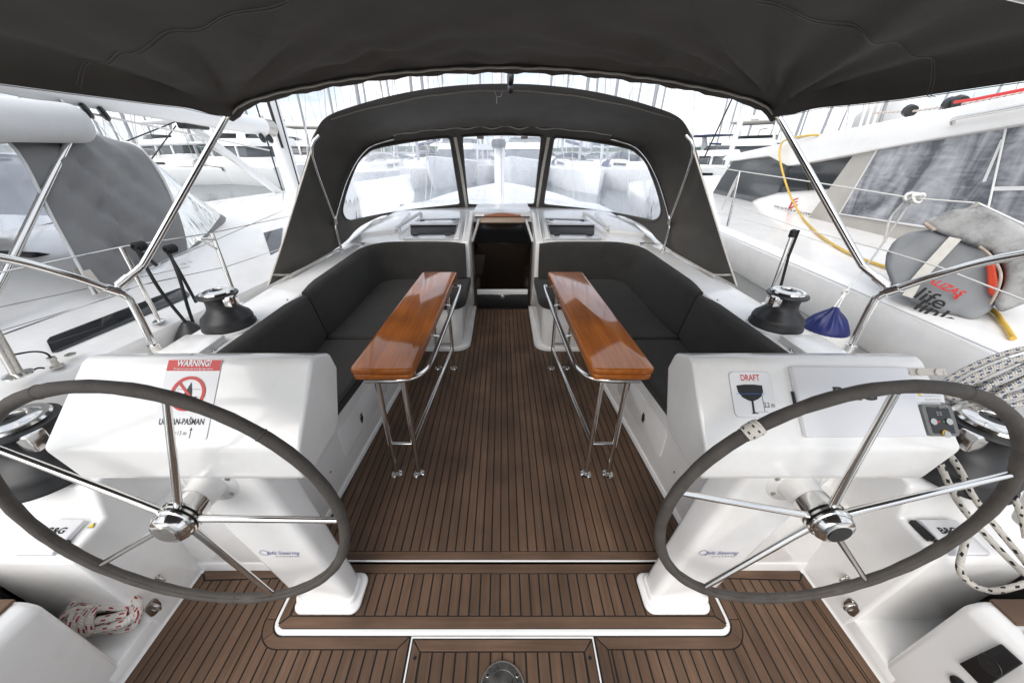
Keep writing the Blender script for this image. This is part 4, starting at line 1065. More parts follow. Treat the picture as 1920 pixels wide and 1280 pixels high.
# front panel with three windows
NT = 60
frows = []
for j in range(NT + 1):
    t = j / NT; row = []
    for i in range(n):
        p = fc[i].lerp(fd[i], t); p = p + Vector((0, .05 * math.sin(math.pi * t) * sstep(1, .6, abs(i / (n - 1) * 2 - 1)), 0)); row.append(p)
    frows.append(row)
winL = [(641, 391), (650, 353), (669, 306), (686, 288), (705, 277), (769, 265), (834, 257), (843, 260), (846, 268), (855, 325), (863, 376), (862, 382), (855, 385), (790, 392), (737, 399), (690, 408), (664, 414), (652, 413), (645, 407)]
winM = [(866, 262), (870, 256), (876, 254.5), (940, 252), (1007, 254), (1013, 256), (1016, 262), (1009, 325), (1003, 379), (998, 383.5), (940, 385), (884, 384.5), (877, 380), (871, 325)]
winR = [(2 * 941 - u, v) for u, v in winL]
panes = [([], {}), ([], {}), ([], {})]; canvas_f = []
idx = lambda j, i: j * n + i
# finer columns across the windows
cols = []
for i in range(n - 1):
    for k in range(3): cols.append(i + k / 3)
cols.append(n - 1); m_ = len(cols)
def fr_pt(j, ci):
    i = min(int(ci), n - 2); f = ci - i; return frows[j][i].lerp(frows[j][i + 1], f)
FV = [fr_pt(j, ci) for j in range(NT + 1) for ci in cols]
FP = [proj(p) for p in FV]
CF, PF = [], [[], [], []]
for j in range(NT):
    for i in range(m_ - 1):
        f = (j * m_ + i, j * m_ + i + 1, (j + 1) * m_ + i + 1, (j + 1) * m_ + i)
        c = (sum(FP[a][0] for a in f) / 4, sum(FP[a][1] for a in f) / 4); hit = None
        for k, w in enumerate((winL, winM, winR)):
            if inside(c, w): hit = k
        (CF if hit is None else PF[hit]).append(f)
def sub_mesh(faces):
    mp = {}; V = []; F = []
    for f in faces:
        q = []
        for a in f:
            if a not in mp: mp[a] = len(V); V.append(FV[a])
            q.append(mp[a])
        F.append(tuple(q))
    return V, F
V, F = sub_mesh(CF); V, F = thick(V, F, .002); ob('front_panel', V, F, 'canvas', sh, 80)
def pt_on_front(u, v):
    best = min(range(len(FP)), key=lambda a: (FP[a][0] - u) ** 2 + (FP[a][1] - v) ** 2); nb = FV[best]
    j, i = divmod(best, m_); j = min(max(j, 0), NT - 1); i = min(max(i, 0), m_ - 2)
    a, b, c = FV[j * m_ + i], FV[j * m_ + i + 1], FV[(j + 1) * m_ + i]; nrm = (b - a).cross(c - a).normalized()
    return atp(u, v, nb, nrm)
for k, w in enumerate((winL, winM, winR)):
    V, F = sub_mesh(PF[k])
    po = ob('window_pane', V, F, 'vinyl', sh, 80); po['label'] = ('clear vinyl left window of the sprayhood', 'clear vinyl middle window of the sprayhood', 'clear vinyl right window of the sprayhood')[k]
    pp = [pt_on_front(u, v) + Vector((0, -.004, 0)) for u, v in w]
    tube('binding', smooth_path(pp, 3, True), .0145, 'canvas', po, 8, closed=True)
for s in (-1, 1):
    pp = [pt_on_front(941 + s * 87.5 - s * 0, 258) + Vector((0, -.012, 0)), pt_on_front(941 + s * 76, 320) + Vector((0, -.012, 0)), pt_on_front(941 + s * 66, 388) + Vector((0, -.012, 0))]
    V, F = [], []
    for p in pp: V += [p + Vector((-.017, 0, 0)), p + Vector((.017, 0, 0)), p + Vector((.017, .008, 0)), p + Vector((-.017, .008, 0))]
    F = [(3, 2, 1, 0), (8, 9, 10, 11)]
    for a in (0, 4):
        for q in range(4): F.append((a + q, a + (q + 1) % 4, a + 4 + (q + 1) % 4, a + 4 + q))
    ob('zip_strip', V, F, 'cream_tape', sh)
# inner seam with toggle, front flap cord, bows and piping
def on_top(t, s):            # s -1..1 across, t 0 aft .. 1 front; just under the canvas
    ii = (s + 1) / 2 * (n - 1); i = min(int(ii), n - 2); f = ii - i; jj = t * 24; j = min(int(jj), 23); g = jj - j
    a = roof_rows[j][i].lerp(roof_rows[j][i + 1], f); b = roof_rows[j + 1][i].lerp(roof_rows[j + 1][i + 1], f)
    p = a.lerp(b, g); return bulge(p, -.006, 0)
tube('inner_seam', [on_top(.17, -.40 + .8 * k / 30) + Vector((0, 0, -.006)) for k in range(31)], .0045, 'cream_tape', sh, 6)
p = on_top(.17, -.012); tube('toggle_cord', [p + Vector((-.02, 0, 0)), p + Vector((0, 0, -.045)), p + Vector((.03, 0, -.042)), p + Vector((.045, 0, 0))], .0030, 'white_cord', sh, 6)
tube('toggle_tail', [p + Vector((.0, 0, -.045)), p + Vector((-.002, 0, -.085))], .0030, 'white_cord', sh, 6)
cr = []
for k in range(41):
    s = -.33 + .66 * k / 40; wob = .012 * math.sin(k * 1.3) * math.exp(-((k - 20) / 13) ** 2) + .008 * noise.noise(Vector((k * .45, 0, 0)))
    cr.append(on_top(.955, s) + Vector((0, -.01, wob)))
tube('flap_cord', cr, .0055, 'cream_tape', sh, 6, sub=3)
V, F = grid([[c for c in cr], [c + Vector((0, .03, -.045)) for c in cr]]); V, F = thick(V, F, .003); ob('flap', V, F, 'canvas', sh, 80)
for s in (-1, 1):
    pth = [Vector((s * abs(p[0]), p[1] - .012, p[2])) for p in Cc[2:8]]
    pth = [p + Vector((-s * .02, 0, -.012)) for p in pth]
    tube('front_bow', [Vector((s * 1.455, 3.12, .835))] + pth + [Vector((s * .73, 4.40, 1.765))], .0105, 'steel', sh, 10, sub=6)
    J = Vector((s * 1.43, 3.07, 1.065)); tube('aft_bow', [J, Vector((s * 1.345, 2.76, 1.56)), Vector((s * 1.28, 2.79, 1.69))], .0095, 'steel', sh, 10, sub=4)
    ob('bow_foot', *lathe([(.02, 0), (.02, .006), (.011, .01), (.011, .04)], (s * 1.455, 3.12, .81), seg=16), 'steel', sh)
    ob('bow_joint', *lathe([(.016, -.02), (.016, .02)], J, seg=14), 'steel_dull', sh)
    edge = [Vector((s * abs(p.x) - s * .004, p.y - .004, p.z)) for p in fa[:int(n * .235)]]
    tube('edge_tape', edge[::2], .0055, 'cream_tape', sh, 6)
    q = Vector((s * 1.56, 2.25, .86)); V, F = thick(*grid([[q + Vector((0, 0, 0)), q + Vector((0, .035, 0))], [q + Vector((-s * .02, .05, -.02)), q + Vector((-s * .02, .085, -.02))], [q + Vector((-s * .03, .16, -.052)), q + Vector((-s * .03, .19, -.048))], [q + Vector((-s * .035, .30, -.05)), q + Vector((-s * .035, .33, -.046))]]), .003)
    ob('strap', V, F, 'cream_tape', sh, 60)
    for k in (.78, .42): pass
    pr = on_top(.5, 0)
    ob('catch', *box(s * .244 - .038, s * .244 + .038, 4.435, 4.452, 1.708, 1.734, .003), 'cream_tape', sh)
    rail = [Vector((s * 1.50, 2.35, .822)), Vector((s * 1.47, 3.0, .828)), Vector((s * 1.46, 3.1, .83))]
    tube('base_rail', rail, .008, 'cream_tape', sh, 8)
# block hanging at the middle of the bimini front edge
b = thing('pulley_block', 'black pulley block hanging under the middle of the awning front edge', 'pulley', (.04, 2.4, 1.9))
P = aty(957, 146, 2.2)
ob('cheek', *lathe([(.004, -.014), (.030, -.012), (.034, 0), (.030, .012), (.004, .014)], P, (1, .2, 0), 20), 'black_plastic', b)
ob('lower_cheek', *lathe([(.004, -.012), (.021, -.010), (.024, 0), (.021, .010), (.004, .012)], P + Vector((0, .01, -.045)), (1, .2, 0), 20), 'black_plastic', b)
tube('shackle', [P + Vector((-.01, 0, .02)), P + Vector((-.012, 0, .07)), P + Vector((.012, 0, .07)), P + Vector((.01, 0, .02))], .004, 'steel', b, 8, sub=4)
tube('hanger', [P + Vector((0, 0, .07)), P + Vector((-.01, -.05, .13)), P + Vector((-.02, -.26, .10))], .006, 'black_rope', b, 8)

# ================================================================ OWN MAST, STANCHIONS, ROPES
m = thing('mast', 'white aluminium mast of this boat seen through the middle sprayhood window', 'mast', (-.05, 6.5, .85))
ob('extrusion', *lathe([(.085, 0), (.085, 15)], (-.05, 6.5, .8), seg=20), 'white_paint', m)
for s in (-1, 1):
    tube('shroud', [(s * 1.35 - .05, 6.7, .75), (s * .55 - .05, 6.55, 6.5)], .006, 'steel', m, 6)
    tube('lower_shroud', [(s * 1.2 - .05, 6.3, .78), (-.05, 6.5, 6.3)], .006, 'steel', m, 6)
    tube('spreader', [(-.05, 6.5, 6.4), (s * .65 - .05, 6.6, 6.5)], .02, 'white_paint', m, 6)
ob('radar', *lathe([(.02, 0), (.11, .02), (.12, .08), (.10, .13), (0, .14)], (-.06, 6.36, 1.62), seg=20), 'winch_black', m)
tube('halyard', [(-.02, 6.40, .9), (.0, 6.41, 9)], .008, 'rope_black', m, 6)
for MIR in (1, -1):
    s = 'left' if MIR == 1 else 'right'
    st = thing('stanchion', 'slim chrome stanchion standing on the ' + s + ' deck edge behind the forward winch', 'stanchion', (-1.576, 1.9, .8), 'own stanchions')
    b, tp = Vector((-1.575, 1.90, DECK - .005)), Vector((-1.60, 1.945, 1.20))
    tube('tube', [b, tp], .0105, 'steel', st, 12)
    ob('base', *lathe([(.028, 0), (.028, .006), (.015, .012), (.014, .05)], b, seg=16), 'steel', st)
    if MIR == 1:
        tube('brace', [tp + Vector((.006, -.01, -.03)), tp + Vector((.055, -.16, .005))], .008, 'steel', st, 10)
        tube('brace', [tp + Vector((0, 0, -.09)), tp + Vector((.055, -.16, .005))], .006, 'steel', st, 10)
    else:
        tube('black_strop', [tp + Vector((-.015, -.012, .02)), tp + Vector((-.012, -.018, -.12)), b + Vector((-.015, -.03, .12))], .007, 'black_rope', st, 8)
        ob('black_cap', *lathe([(.017, 0), (.017, .035), (.008, .042)], tp + Vector((0, 0, -.02)), seg=14), 'black_plastic', st)
MIR = 1
# red flecked rope coil in the port niche
rc = thing('rope_coil', 'coiled white rope with red flecks in the niche below the left helm ledge', 'rope', (-1.38, .55, .09))
c0 = atz(205, 1158, .14); ax = Vector((.95, .10, -.06)).normalized(); ay = Vector((-.10, .62, .55)).normalized()
random.seed(3)
pts = []
for k in range(5):
    L, Wd = .100 + random.uniform(-.018, .02), .030 + random.uniform(-.006, .012); off = Vector((random.uniform(-.02, .02), random.uniform(-.018, .018), -.015 + .017 * k))
    for q in range(10):
        a = 2 * math.pi * q / 10; pts.append(c0 + off + ax * (L * math.cos(a)) + ay * (Wd * math.sin(a)) + Vector((0, 0, .012 * math.sin(a * 2 + k))))
tube('coil', pts, .0128, 'rope_red', rc, 10, sub=4)
wr = []
for q in range(22): a = q * 1.05; wr.append(c0 + ax * (-.075 + .0032 * q) + Vector((0, .044 * math.cos(a), .018 + .046 * math.sin(a))))
tube('wrap', wr, .0115, 'rope_red', rc, 10, sub=3)
tube('end', [c0 + ax * .03 + Vector((0, -.02, .01)), c0 + ax * .0 + Vector((0, -.035, .0)), c0 + ax * -.03 + Vector((0, -.04, -.012))], .0105, 'foam', rc, 8, sub=3)
# black flecked lines over the starboard winch and ledge
def line(name, label, px, r, m, cat='rope', sub=6, group=None):
    return tag(tube(name, [atz(*p) for p in px], r, m, None, 8, sub=sub), label, cat, group)
line('sheet_rope', 'white rope with black flecks running from the right aft winch across the plotter cover', [(1772, 842, .84), (1800, 880, .77), (1822, 925, .70), (1850, 965, .62), (1885, 1008, .575), (1930, 1062, .56)], .0085, 'rope_black')
line('sheet_rope', 'white rope with black flecks lying beside it, nearer the console underside', [(1762, 868, .80), (1778, 905, .75), (1800, 945, .69), (1832, 985, .60), (1880, 1036, .565), (1930, 1085, .56)], .0085, 'rope_black')
line('sheet_rope', 'white rope with black flecks looping down over the edge of the right helm ledge', [(1818, 990, .59), (1806, 1030, .56), (1799, 1060, .535), (1806, 1080, .50), (1832, 1100, .46), (1868, 1107, .45), (1925, 1093, .47)], .0085, 'rope_black')
line('sheet_rope', 'white rope with black flecks at the right frame edge below the wheel rim', [(1900, 930, .70), (1915, 965, .63), (1925, 1010, .58)], .0085, 'rope_black')
cb = thing('rope_coil', 'hanging coil of white rope with blue flecks on the rail at the right frame edge', 'rope', (1.64, .9, 1.0))
random.seed(5)
c0 = Vector((1.655, .92, .955)); V3 = Vector((-.20, .02, -.15)).normalized(); S3 = Vector((.3, -.55, .1)).normalized()
for k in range(9):
    o = S3 * (-.05 + .0125 * k) + Vector((random.uniform(-.008, .008), .012 * math.sin(k * 2), random.uniform(-.008, .008)))
    L = .125 + random.uniform(-.012, .012); pts = [c0 + o + V3 * (L * math.cos(2 * math.pi * q / 12)) + Vector((.02, .02, .055)) * (.85 * math.sin(2 * math.pi * q / 12)) for q in range(12)]
    tube('loop', pts, .0085, 'rope_blue', cb, 8, sub=4, closed=True)
tube('tail', [c0 + V3 * .10, c0 + V3 * .16 + Vector((.0, .0, -.03)), c0 + V3 * .13 + Vector((.05, 0, -.06)), c0 + V3 * .17 + Vector((.09, 0, -.05))], .0085, 'rope_blue', cb, 8, sub=5)
for MIR in (1, -1):
    s = 'left' if MIR == 1 else 'right'
    e = thing('deck_eye', 'chrome ring fitting on the ' + s + ' quarter deck beside the aft winch', 'fitting', (-1.62, .95, .70))
    P = Vector((-1.60, .985, .70))
    ob('base', *lathe([(.026, 0), (.026, .006), (.012, .01)], P, seg=18), 'steel', e)
    tube('ring', [P + Vector((.022 * math.cos(a), .0, .024 + .022 * math.sin(a))) for a in [2 * math.pi * k / 14 for k in range(14)]], .005, 'steel', e, 8, closed=True)
MIR = 1

# ================================================================ NEIGHBOUR SAILBOAT, PORT
hd = R(8); F1, O1 = Vector((math.sin(hd), math.cos(hd), 0)), Vector((-math.cos(hd), math.sin(hd), 0)); G0 = Vector((-1.965, 1.45, 0))
def L1(o, f, z): return G0 + O1 * o + F1 * f + Vector((0, 0, z))
nb = thing('neighbour_sailboat', 'white sailboat moored alongside on the left with grey sprayhood', 'sailboat', (-3.4, 2, -.7))
CTR = 1.65
def halfw(f): return CTR * (1 - (max(0, f - 1.5) / 7.0) ** 2.0) if f > 1.5 else CTR
prof = [(.16, -.9), (.07, .0), (.012, .60), (.0, .675), (.018, .712), (.06, .729), (.12, .7485), (.75, .965), (.98, 1.02), (1.65, 1.06)]
rows = []
for j in range(28):
    f = -2.2 + 10.6 * j / 27; k = halfw(f) / CTR
    near = [L1(CTR - (CTR - o) * k, f, z) for o, z in prof]; far = [L1(CTR + (CTR - o) * k, f, z) for o, z in reversed(prof[:-1])]
    rows.append(near + far)
ob('hull', *grid(rows), 'gelcoat', nb, 40)
PN = (-O1 * .165 + Vector((0, 0, .48))).normalized(); PN0 = L1(.27, 0, .80)
def on1(u, v, lift=0): return atp(u, v, PN0, PN) + PN * lift
q = [on1(*p, .002) for p in ((88, 641), (94, 634), (336, 541), (345, 543), (356, 553), (352, 559), (108, 661), (98, 662))]
ob('portlight', *prism(q, PN * .006, .002), 'dark_glass', nb)
q = [on1(*p, .003) for p in ((494, 438), (530, 428), (525, 468), (507, 478))]; ob('portlight', *prism(q, PN * .005), 'tinted_glass', nb)
for a, b in (((0, 576), (356, 500)), ((0, 621), (240, 548))):
    tube('deck_seam', [on1(*a, .001), on1((a[0] + b[0]) / 2, (a[1] + b[1]) / 2, .001), on1(*b, .001)], .0022, 'ink_grey', nb, 5)
# hood
def onO(u, v, o): return atp(u, v, L1(o, 0, 0), O1)
def local(p): d = p - G0; return (d.dot(O1), d.dot(F1), p.z)
A0, AS = atz(178, 553, .88), onO(22, 272, .62)
M0, MS = atz(262, 508, .91), onO(150, 262, .68)
B0, BS, BT = atz(352, 468, .935), onO(318, 360, .78), onO(262, 279, .84)
def arch1(foot, mids, crown):
    near = [local(foot)] + [local(p) for p in mids]; cr = (CTR, near[-1][1] + .05, near[-1][2] + crown)
    mid = (near[-1][0] + .30, near[-1][1] + .03, near[-1][2] + crown * .75)
    pts = near + [mid, cr] + [(2 * CTR - o, f, z) for o, f, z in [mid] + near[::-1]]
    return smooth_path([L1(*p) for p in pts], 8)
def resample(p, n=60):
    d = [0]
    for a, b in zip(p, p[1:]): d.append(d[-1] + (b - a).length)
    out = []; i = 0
    for k in range(n):
        s = d[-1] * k / (n - 1)
        while i < len(d) - 2 and d[i + 1] < s: i += 1
        out.append(p[i].lerp(p[i + 1], (s - d[i]) / max(1e-6, d[i + 1] - d[i])))
    return out
ar = [resample(arch1(A0, [A0.lerp(AS, .5), AS], .14)), resample(arch1(M0, [M0.lerp(MS, .5), MS], .10)), resample(arch1(B0, [BS, BT], .05))]
rows = []
for j in range(21):
    t = j / 10; a, b = (ar[0], ar[1]) if t <= 1 else (ar[1], ar[2]); t = t if t <= 1 else t - 1
    row = []
    for i, (p, q) in enumerate(zip(a, b)):
        r = p.lerp(q, t); w = (.040 * abs(math.sin(i * .75 + j * .55)) + .012 * math.sin(i * 1.7 - j * .9)) * math.sin(math.pi * min(1, max(0, j / 20))) + .03 * noise.noise(r * 3.0); row.append(r - O1 * w + Vector((0, 0, w * .3)))
    rows.append(row)
ob('hood', *thick(*grid(rows), .004), 'grey_canvas', nb, 80)
C0 = local(atz(437, 416, .96)); Bl = local(B0)
bp = [Bl, ((Bl[0] + C0[0]) / 2 - .02, (Bl[1] + C0[1]) / 2 + .06, .94), (C0[0], C0[1], .96), (CTR, C0[1] + .12, 1.06)]
base = resample(smooth_path([L1(*p) for p in bp + [(2 * CTR - o, f, z) for o, f, z in bp[-2::-1]]], 8))
rows = [[p.lerp(q, t / 12) for p, q in zip(ar[2], base)] for t in range(13)]
ob('windscreen', *grid(rows[:11]), 'vinyl_far', nb, 80); ob('windscreen_skirt', *thick(*grid(rows[10:]), .004), 'grey_canvas', nb, 80)
tube('hood_piping', [p + Vector((0, 0, .004)) for p in ar[2]], .010, 'white_cord', nb, 6)
tube('hood_edge', ar[0], .008, 'pale_canvas', nb, 6)
for u, v in ((178, 550), (160, 545)):
    p = atz(u, v, .885); ob('hood_strap', *thick(*grid([[p + Vector((0, 0, .13)), p + F1 * .04 + Vector((0, 0, .13))], [p - O1 * .03, p + F1 * .04 - O1 * .03]]), .004), 'cream_tape', nb)
# pale bimini with its pole
pl = [(-2.34, 2.37), (-2.43, 1.0), (-2.55, .3), (-4.5, .5), (-4.3, 2.7)]
ob('bimini', *bevelled(*plan(pl, 1.635, 1.83), .085, 6, 30), 'pale_canvas', nb, 60)
tube('bimini_pole', [Vector((-2.47, 2.26, 1.64)), onO(0, 532, .45), onO(-60, 640, .45)], .017, 'steel', nb, 12)
# dark pod in its cockpit, side screens beyond
q = [onO(*p, 1.0) for p in ((62, 478), (70, 472), (138, 482), (132, 512), (118, 526), (50, 521))]
ob('cockpit_pod', *prism(q, O1 * .3, .03, 3), 'black_plastic', nb)
q = [onO(*p, 1.3) for p in ((-80, 285), (64, 292), (122, 405), (-80, 400))]; ob('side_screen', *prism(q, O1 * .01), 'vinyl_far', nb)
# spars
b0, b1 = atx(-40, 138, -3.55), atx(497, 239, -3.28)
bo = ob('boom', *lathe([(.095, 0), (.105, .2), (.105, (b1 - b0).length)], b0, b1 - b0, 20), 'white_paint', nb, 40)
ob('boom_end', *lathe([(.108, 0), (.108, .16)], b1 - (b1 - b0).normalized() * .05, b1 - b0, 20), 'steel_dull', bo)
mb = aty(563, 395, 6.0); mt = mb + Vector((-.02, -.45, 14))
ma = ob('mast', *lathe([(.125, 0), (.125, 14)], mb, mt - mb, 20), 'white_paint', nb, 40)
for o in (-.14, .15): tube('halyard', [mb + Vector((o, -.10, .2)), mt + Vector((o, -.1, 0))], .010, 'ink', ma, 6)
tube('mast_track', [mb + Vector((.06, -.13, .9)), mb + Vector((.03, -.2, 2.3))], .02, 'black_plastic', ma, 6)
v0, v1 = atx(352, 232, -3.45), mb + Vector((-.05, -.15, .18))
tube('vang', [v0, v0.lerp(v1, .5), v1], [.035, .05, .05], 'white_paint', nb, 12)
tube('vang_line', [v0 + Vector((0, 0, -.1)), v1 + Vector((0, 0, .0))], .008, 'white_cord', nb, 6)
tube('topping_line', [atx(130, 205, -3.5), atx(505, 282, -3.3)], .010, 'white_cord', nb, 6)
for u, v in ((128, 208), (162, 208), (194, 213), (492, 259), (506, 260)):
    P = atx(u, v, -3.45 if u < 400 else -3.25); ob('block', *lathe([(.005, -.02), (.05, -.018), (.062, 0), (.05, .018), (.005, .02)], P, (.6, .8, .3), 18), 'black_plastic', nb)
    tube('block_strop', [P + Vector((0, 0, .05)), P + Vector((-.06, -.05, .22))], .006, 'steel', nb, 6)
P = v0; ob('vang_block', *box(P.x - .05, P.x + .05, P.y - .1, P.y + .25, P.z - .05, P.z + .03, .015), 'black_plastic', nb)
for a, b, x in (((330, 228), (212, 275), -3.5), ((330, 236), (283, 300), -3.5)): tube('lazy_line', [atx(*a, x), atx(*b, x)], .006, 'ink', nb, 6)
for a, b in (((45, 118), (210, 275)), ((195, 225), (260, 290)), ((172, 218), (225, 280))): tube('stay', [atx(*a, -3.6), atx(*b, -3.9)], .004, 'steel', nb, 5)
# stanchions, wires, deck fittings
S1b = onO(299, 603, .05); S1t = onO(227, 463, .05)
tube('stanchion', [S1b, S1t], .0115, 'steel', nb, 12); ob('stanchion_base', *lathe([(.03, 0), (.03, .006), (.015, .015)], S1b, seg=16), 'steel', nb)
tube('guard_wire', [onO(-30, 517, .05), S1t, onO(396, 437, .10), onO(560, 402, .2)], .0035, 'steel', nb, 6)
tube('guard_wire', [onO(-30, 640, .05), onO(262, 535, .05), onO(425, 500, .10), onO(560, 455, .2)], .0028, 'steel', nb, 6)
tube('guard_wire', [onO(240, 520, .05), onO(400, 452, .08), onO(530, 395, .2)], .0025, 'steel', nb, 6)
p0, p1 = onO(-8, 630, .02), onO(32, 700, .02)
tube('stern_post', [onO(-60, 540, .02), p0, p1], .019, 'steel_dull', nb, 12); ob('post_foot', *lathe([(.045, 0), (.045, .006), (.02, .012)], p1 + Vector((0, 0, -.008)), seg=16), 'steel', nb)
tube('cable', [onO(20, 666, .03), onO(62, 659, .05), onO(88, 663, .06), onO(100, 678, .06)], .004, 'black_rope', nb, 6, sub=5)
pg = onO(104, 682, .05); ob('deck_plug', *lathe([(.024, 0), (.024, .006), (.012, .012), (.012, .035), (.016, .037), (.014, .05)], pg + Vector((0, 0, -.015)), seg=14), 'steel_dull', nb)
tube('cable', [onO(36, 690, .04), onO(50, 700, .06), onO(70, 690, .06), onO(84, 690, .05)], .004, 'black_rope', nb, 6, sub=5)
ob('cleat', *lathe([(.02, 0), (.02, .004), (.01, .008)], onO(132, 665, .06), seg=12), 'steel_dull', nb)
text('deck_stencil', 'CE  12', .03, on1(350, 494, .003), F1, (O1 * .48 + Vector((0, 0, .165))), 'ink_grey', nb)
# black fender with its two lines
fd = thing('fender', 'black fender hanging on black cords between the two hulls on the left', 'fender', (-1.76, 1.75, .3))
P = aty(352, 612, 1.82)
ob('body', *lathe([(.02, .03), (.045, .0), (.085, -.06), (.11, -.12), (.115, -.5), (.08, -.62), (.01, -.66)], P, seg=22), 'winch_black', fd)
tube('cord', [onO(256, 466, .05), aty(285, 520, 1.78), aty(312, 560, 1.80), P + Vector((0, 0, .03))], .0085, 'black_rope', fd, 8, sub=4)
tube('cord', [onO(316, 470, .07), aty(336, 520, 1.85), aty(352, 575, 1.86), aty(368, 622, 1.86)], .0085, 'black_rope', fd, 8, sub=4)
for u, v, e in ((252, 464, (30, 34)), (312, 469, (40, 98))):
    K = onO(u, v, .05); V = []
    for q in range(26): a = q * .9; V.append(K + F1 * (.0 + .002 * q) + Vector((.018 * math.cos(a), 0, .018 * math.sin(a))))
    tube('knot', V, .0085, 'black_rope', fd, 8, sub=2)
    tube('cord_end', [K, aty(u + e[0] * .6, v + e[1] * .4, K.y), aty(u + e[0] * 1.4, v + e[1], K.y)], .0085, 'black_rope', fd, 8, sub=3)

# ================================================================ CATAMARAN, STARBOARD
hc = R(4.4); F2, O2 = Vector((math.sin(hc), math.cos(hc), 0)), Vector((math.cos(hc), -math.sin(hc), 0)); G1 = Vector((2.06, 1.138, 0))
def L2(o, f, z): return G1 + O2 * o + F2 * f + Vector((0, 0, z))
def onC(u, v, o): return atp(u, v, L2(o, 0, 0), O2)
ct = thing('catamaran', 'large white catamaran alongside on the right with dark cabin windows', 'catamaran', (3.2, 3, -.7))
prof = [(.20, -.9), (.05, .35), (.02, .56), (.0, .60), (.0, .80), (.012, .84), (.05, .862), (.16, .875), (1.1, .97), (2.2, 1.02), (4.5, 1.05)]
rows = []
for j in range(26):
    f = -2.6 + 11.5 * j / 25; k = .75 * (max(0, f - 4.5) / 5) ** 2
    rows.append([L2(o + k * (1 if o < 1.2 else 0), f, z) for o, z in prof])
ob('hull', *grid(rows), 'gelcoat', ct, 30)
tube('rub_line', [L2(-.001, -2.4 + 7 * k / 10, .585) for k in range(11)], .004, 'ink_grey', ct, 6)
tube('deck_line', [L2(.012, -2.4 + 7 * k / 10, .858) for k in range(11)], .004, 'topside_grey', ct, 6)
RO = 1.0
roof = [(1352, 300), (1360, 292), (1451, 272), (1526, 254), (1640, 231), (1790, 200), (1920, 174), (2150, 128), (2150, 190), (1920, 231), (1760, 259), (1640, 281), (1601, 289), (1526, 303), (1481, 311), (1474, 311), (1440, 293), (1372, 302)]
ob('roof', *prism([onC(u, v, RO) for u, v in roof], O2 * 3.2 + Vector((0, 0, .02)), .02, 3, 30), 'gelcoat', ct, 30)
gl = ob('front_window', *prism([onC(u, v, RO + .10) for u, v in ((1330, 372), (1352, 335), (1376, 300), (1440, 291), (1476, 311), (1460, 361), (1420, 372), (1384, 389), (1345, 402))], O2 * .03), 'tinted_glass', ct)
ob('side_window', *prism([onC(u, v, RO + .09) for u, v in ((1482, 308), (1604, 284), (1560, 354), (1461, 361))], O2 * .03), 'dark_glass', ct)
ob('window_frame', *prism([onC(u, v, RO + .088) for u, v in ((1476, 311), (1482, 311), (1463, 361), (1458, 361))], O2 * .03), 'black_plastic', ct)
ob('cabin_side', *prism([onC(u, v, RO + .115) for u, v in ((1320, 430), (1345, 402), (1384, 389), (1420, 371), (1461, 358), (1620, 345), (1720, 470), (1600, 460))], O2 * .3), 'gelcoat', ct)
ob('quarter_light', *prism([onC(u, v, RO + .11) for u, v in ((1335, 372), (1362, 380), (1366, 405), (1343, 406))], O2 * .02), 'teal', ct)
# enclosure
ob('enclosure_canvas', *prism([onC(u, v, RO + .04) for u, v in ((1603, 287), (1645, 279), (1573, 402), (1725, 425), (1920, 452), (2100, 478), (2100, 560), (1920, 512), (1690, 492), (1600, 463), (1498, 432))], O2 * .006), 'taupe_canvas', ct)
ob('enclosure_window', *prism([onC(u, v, RO + .036) for u, v in ((1645, 282), (1920, 236), (2150, 198), (2150, 485), (1920, 451), (1725, 424), (1574, 401))], O2 * .004), 'vinyl_painted_reflect', ct)
for a in (((1876, 262), (1882, 260), (1848, 340), (1841, 342)), ((1862, 350), (1920, 349), (1920, 357), (1858, 358))):
    ob('tape_strip', *prism([onC(u, v, RO + .030) for u, v in a], O2 * .003), 'pale_canvas', ct)
tube('enclosure_seam', [onC(1886, 242, RO + .03), onC(1842, 440, RO + .03)], .006, 'pale_canvas', ct, 6)
tube('enclosure_seam', [onC(1645, 281, RO + .03), onC(1574, 401, RO + .03), onC(1725, 424, RO + .03), onC(1930, 452, RO + .03)], .008, 'pale_canvas', ct, 6)
tube('roof_rail', [onC(1786, 232, RO - .02), onC(1792, 222, RO - .06), onC(1850, 211, RO - .06), onC(1960, 190, RO - .06)], .014, 'steel', ct, 10, sub=4)
pc = onC(1473, 398, RO + .105)
text('lettering', 'FOUNTAINE PAJOT', .075, onC(1481, 397, RO + .108), -F2, (0, 0, 1), 'ink', ct, 1.0, shear=.2)
for a in (((1492, 384), (1497, 383), (1481, 392), (1478, 391)), ((1483, 375), (1497, 371), (1496, 373), (1484, 377)), ((1486, 380), (1495, 377), (1494, 379), (1485, 382)), ((1485, 376), (1488, 376), (1480, 391), (1478, 390))):
    ob('emblem_stroke', *prism([onC(u, v, RO + .108) for u, v in a], O2 * .004), 'red', ct)
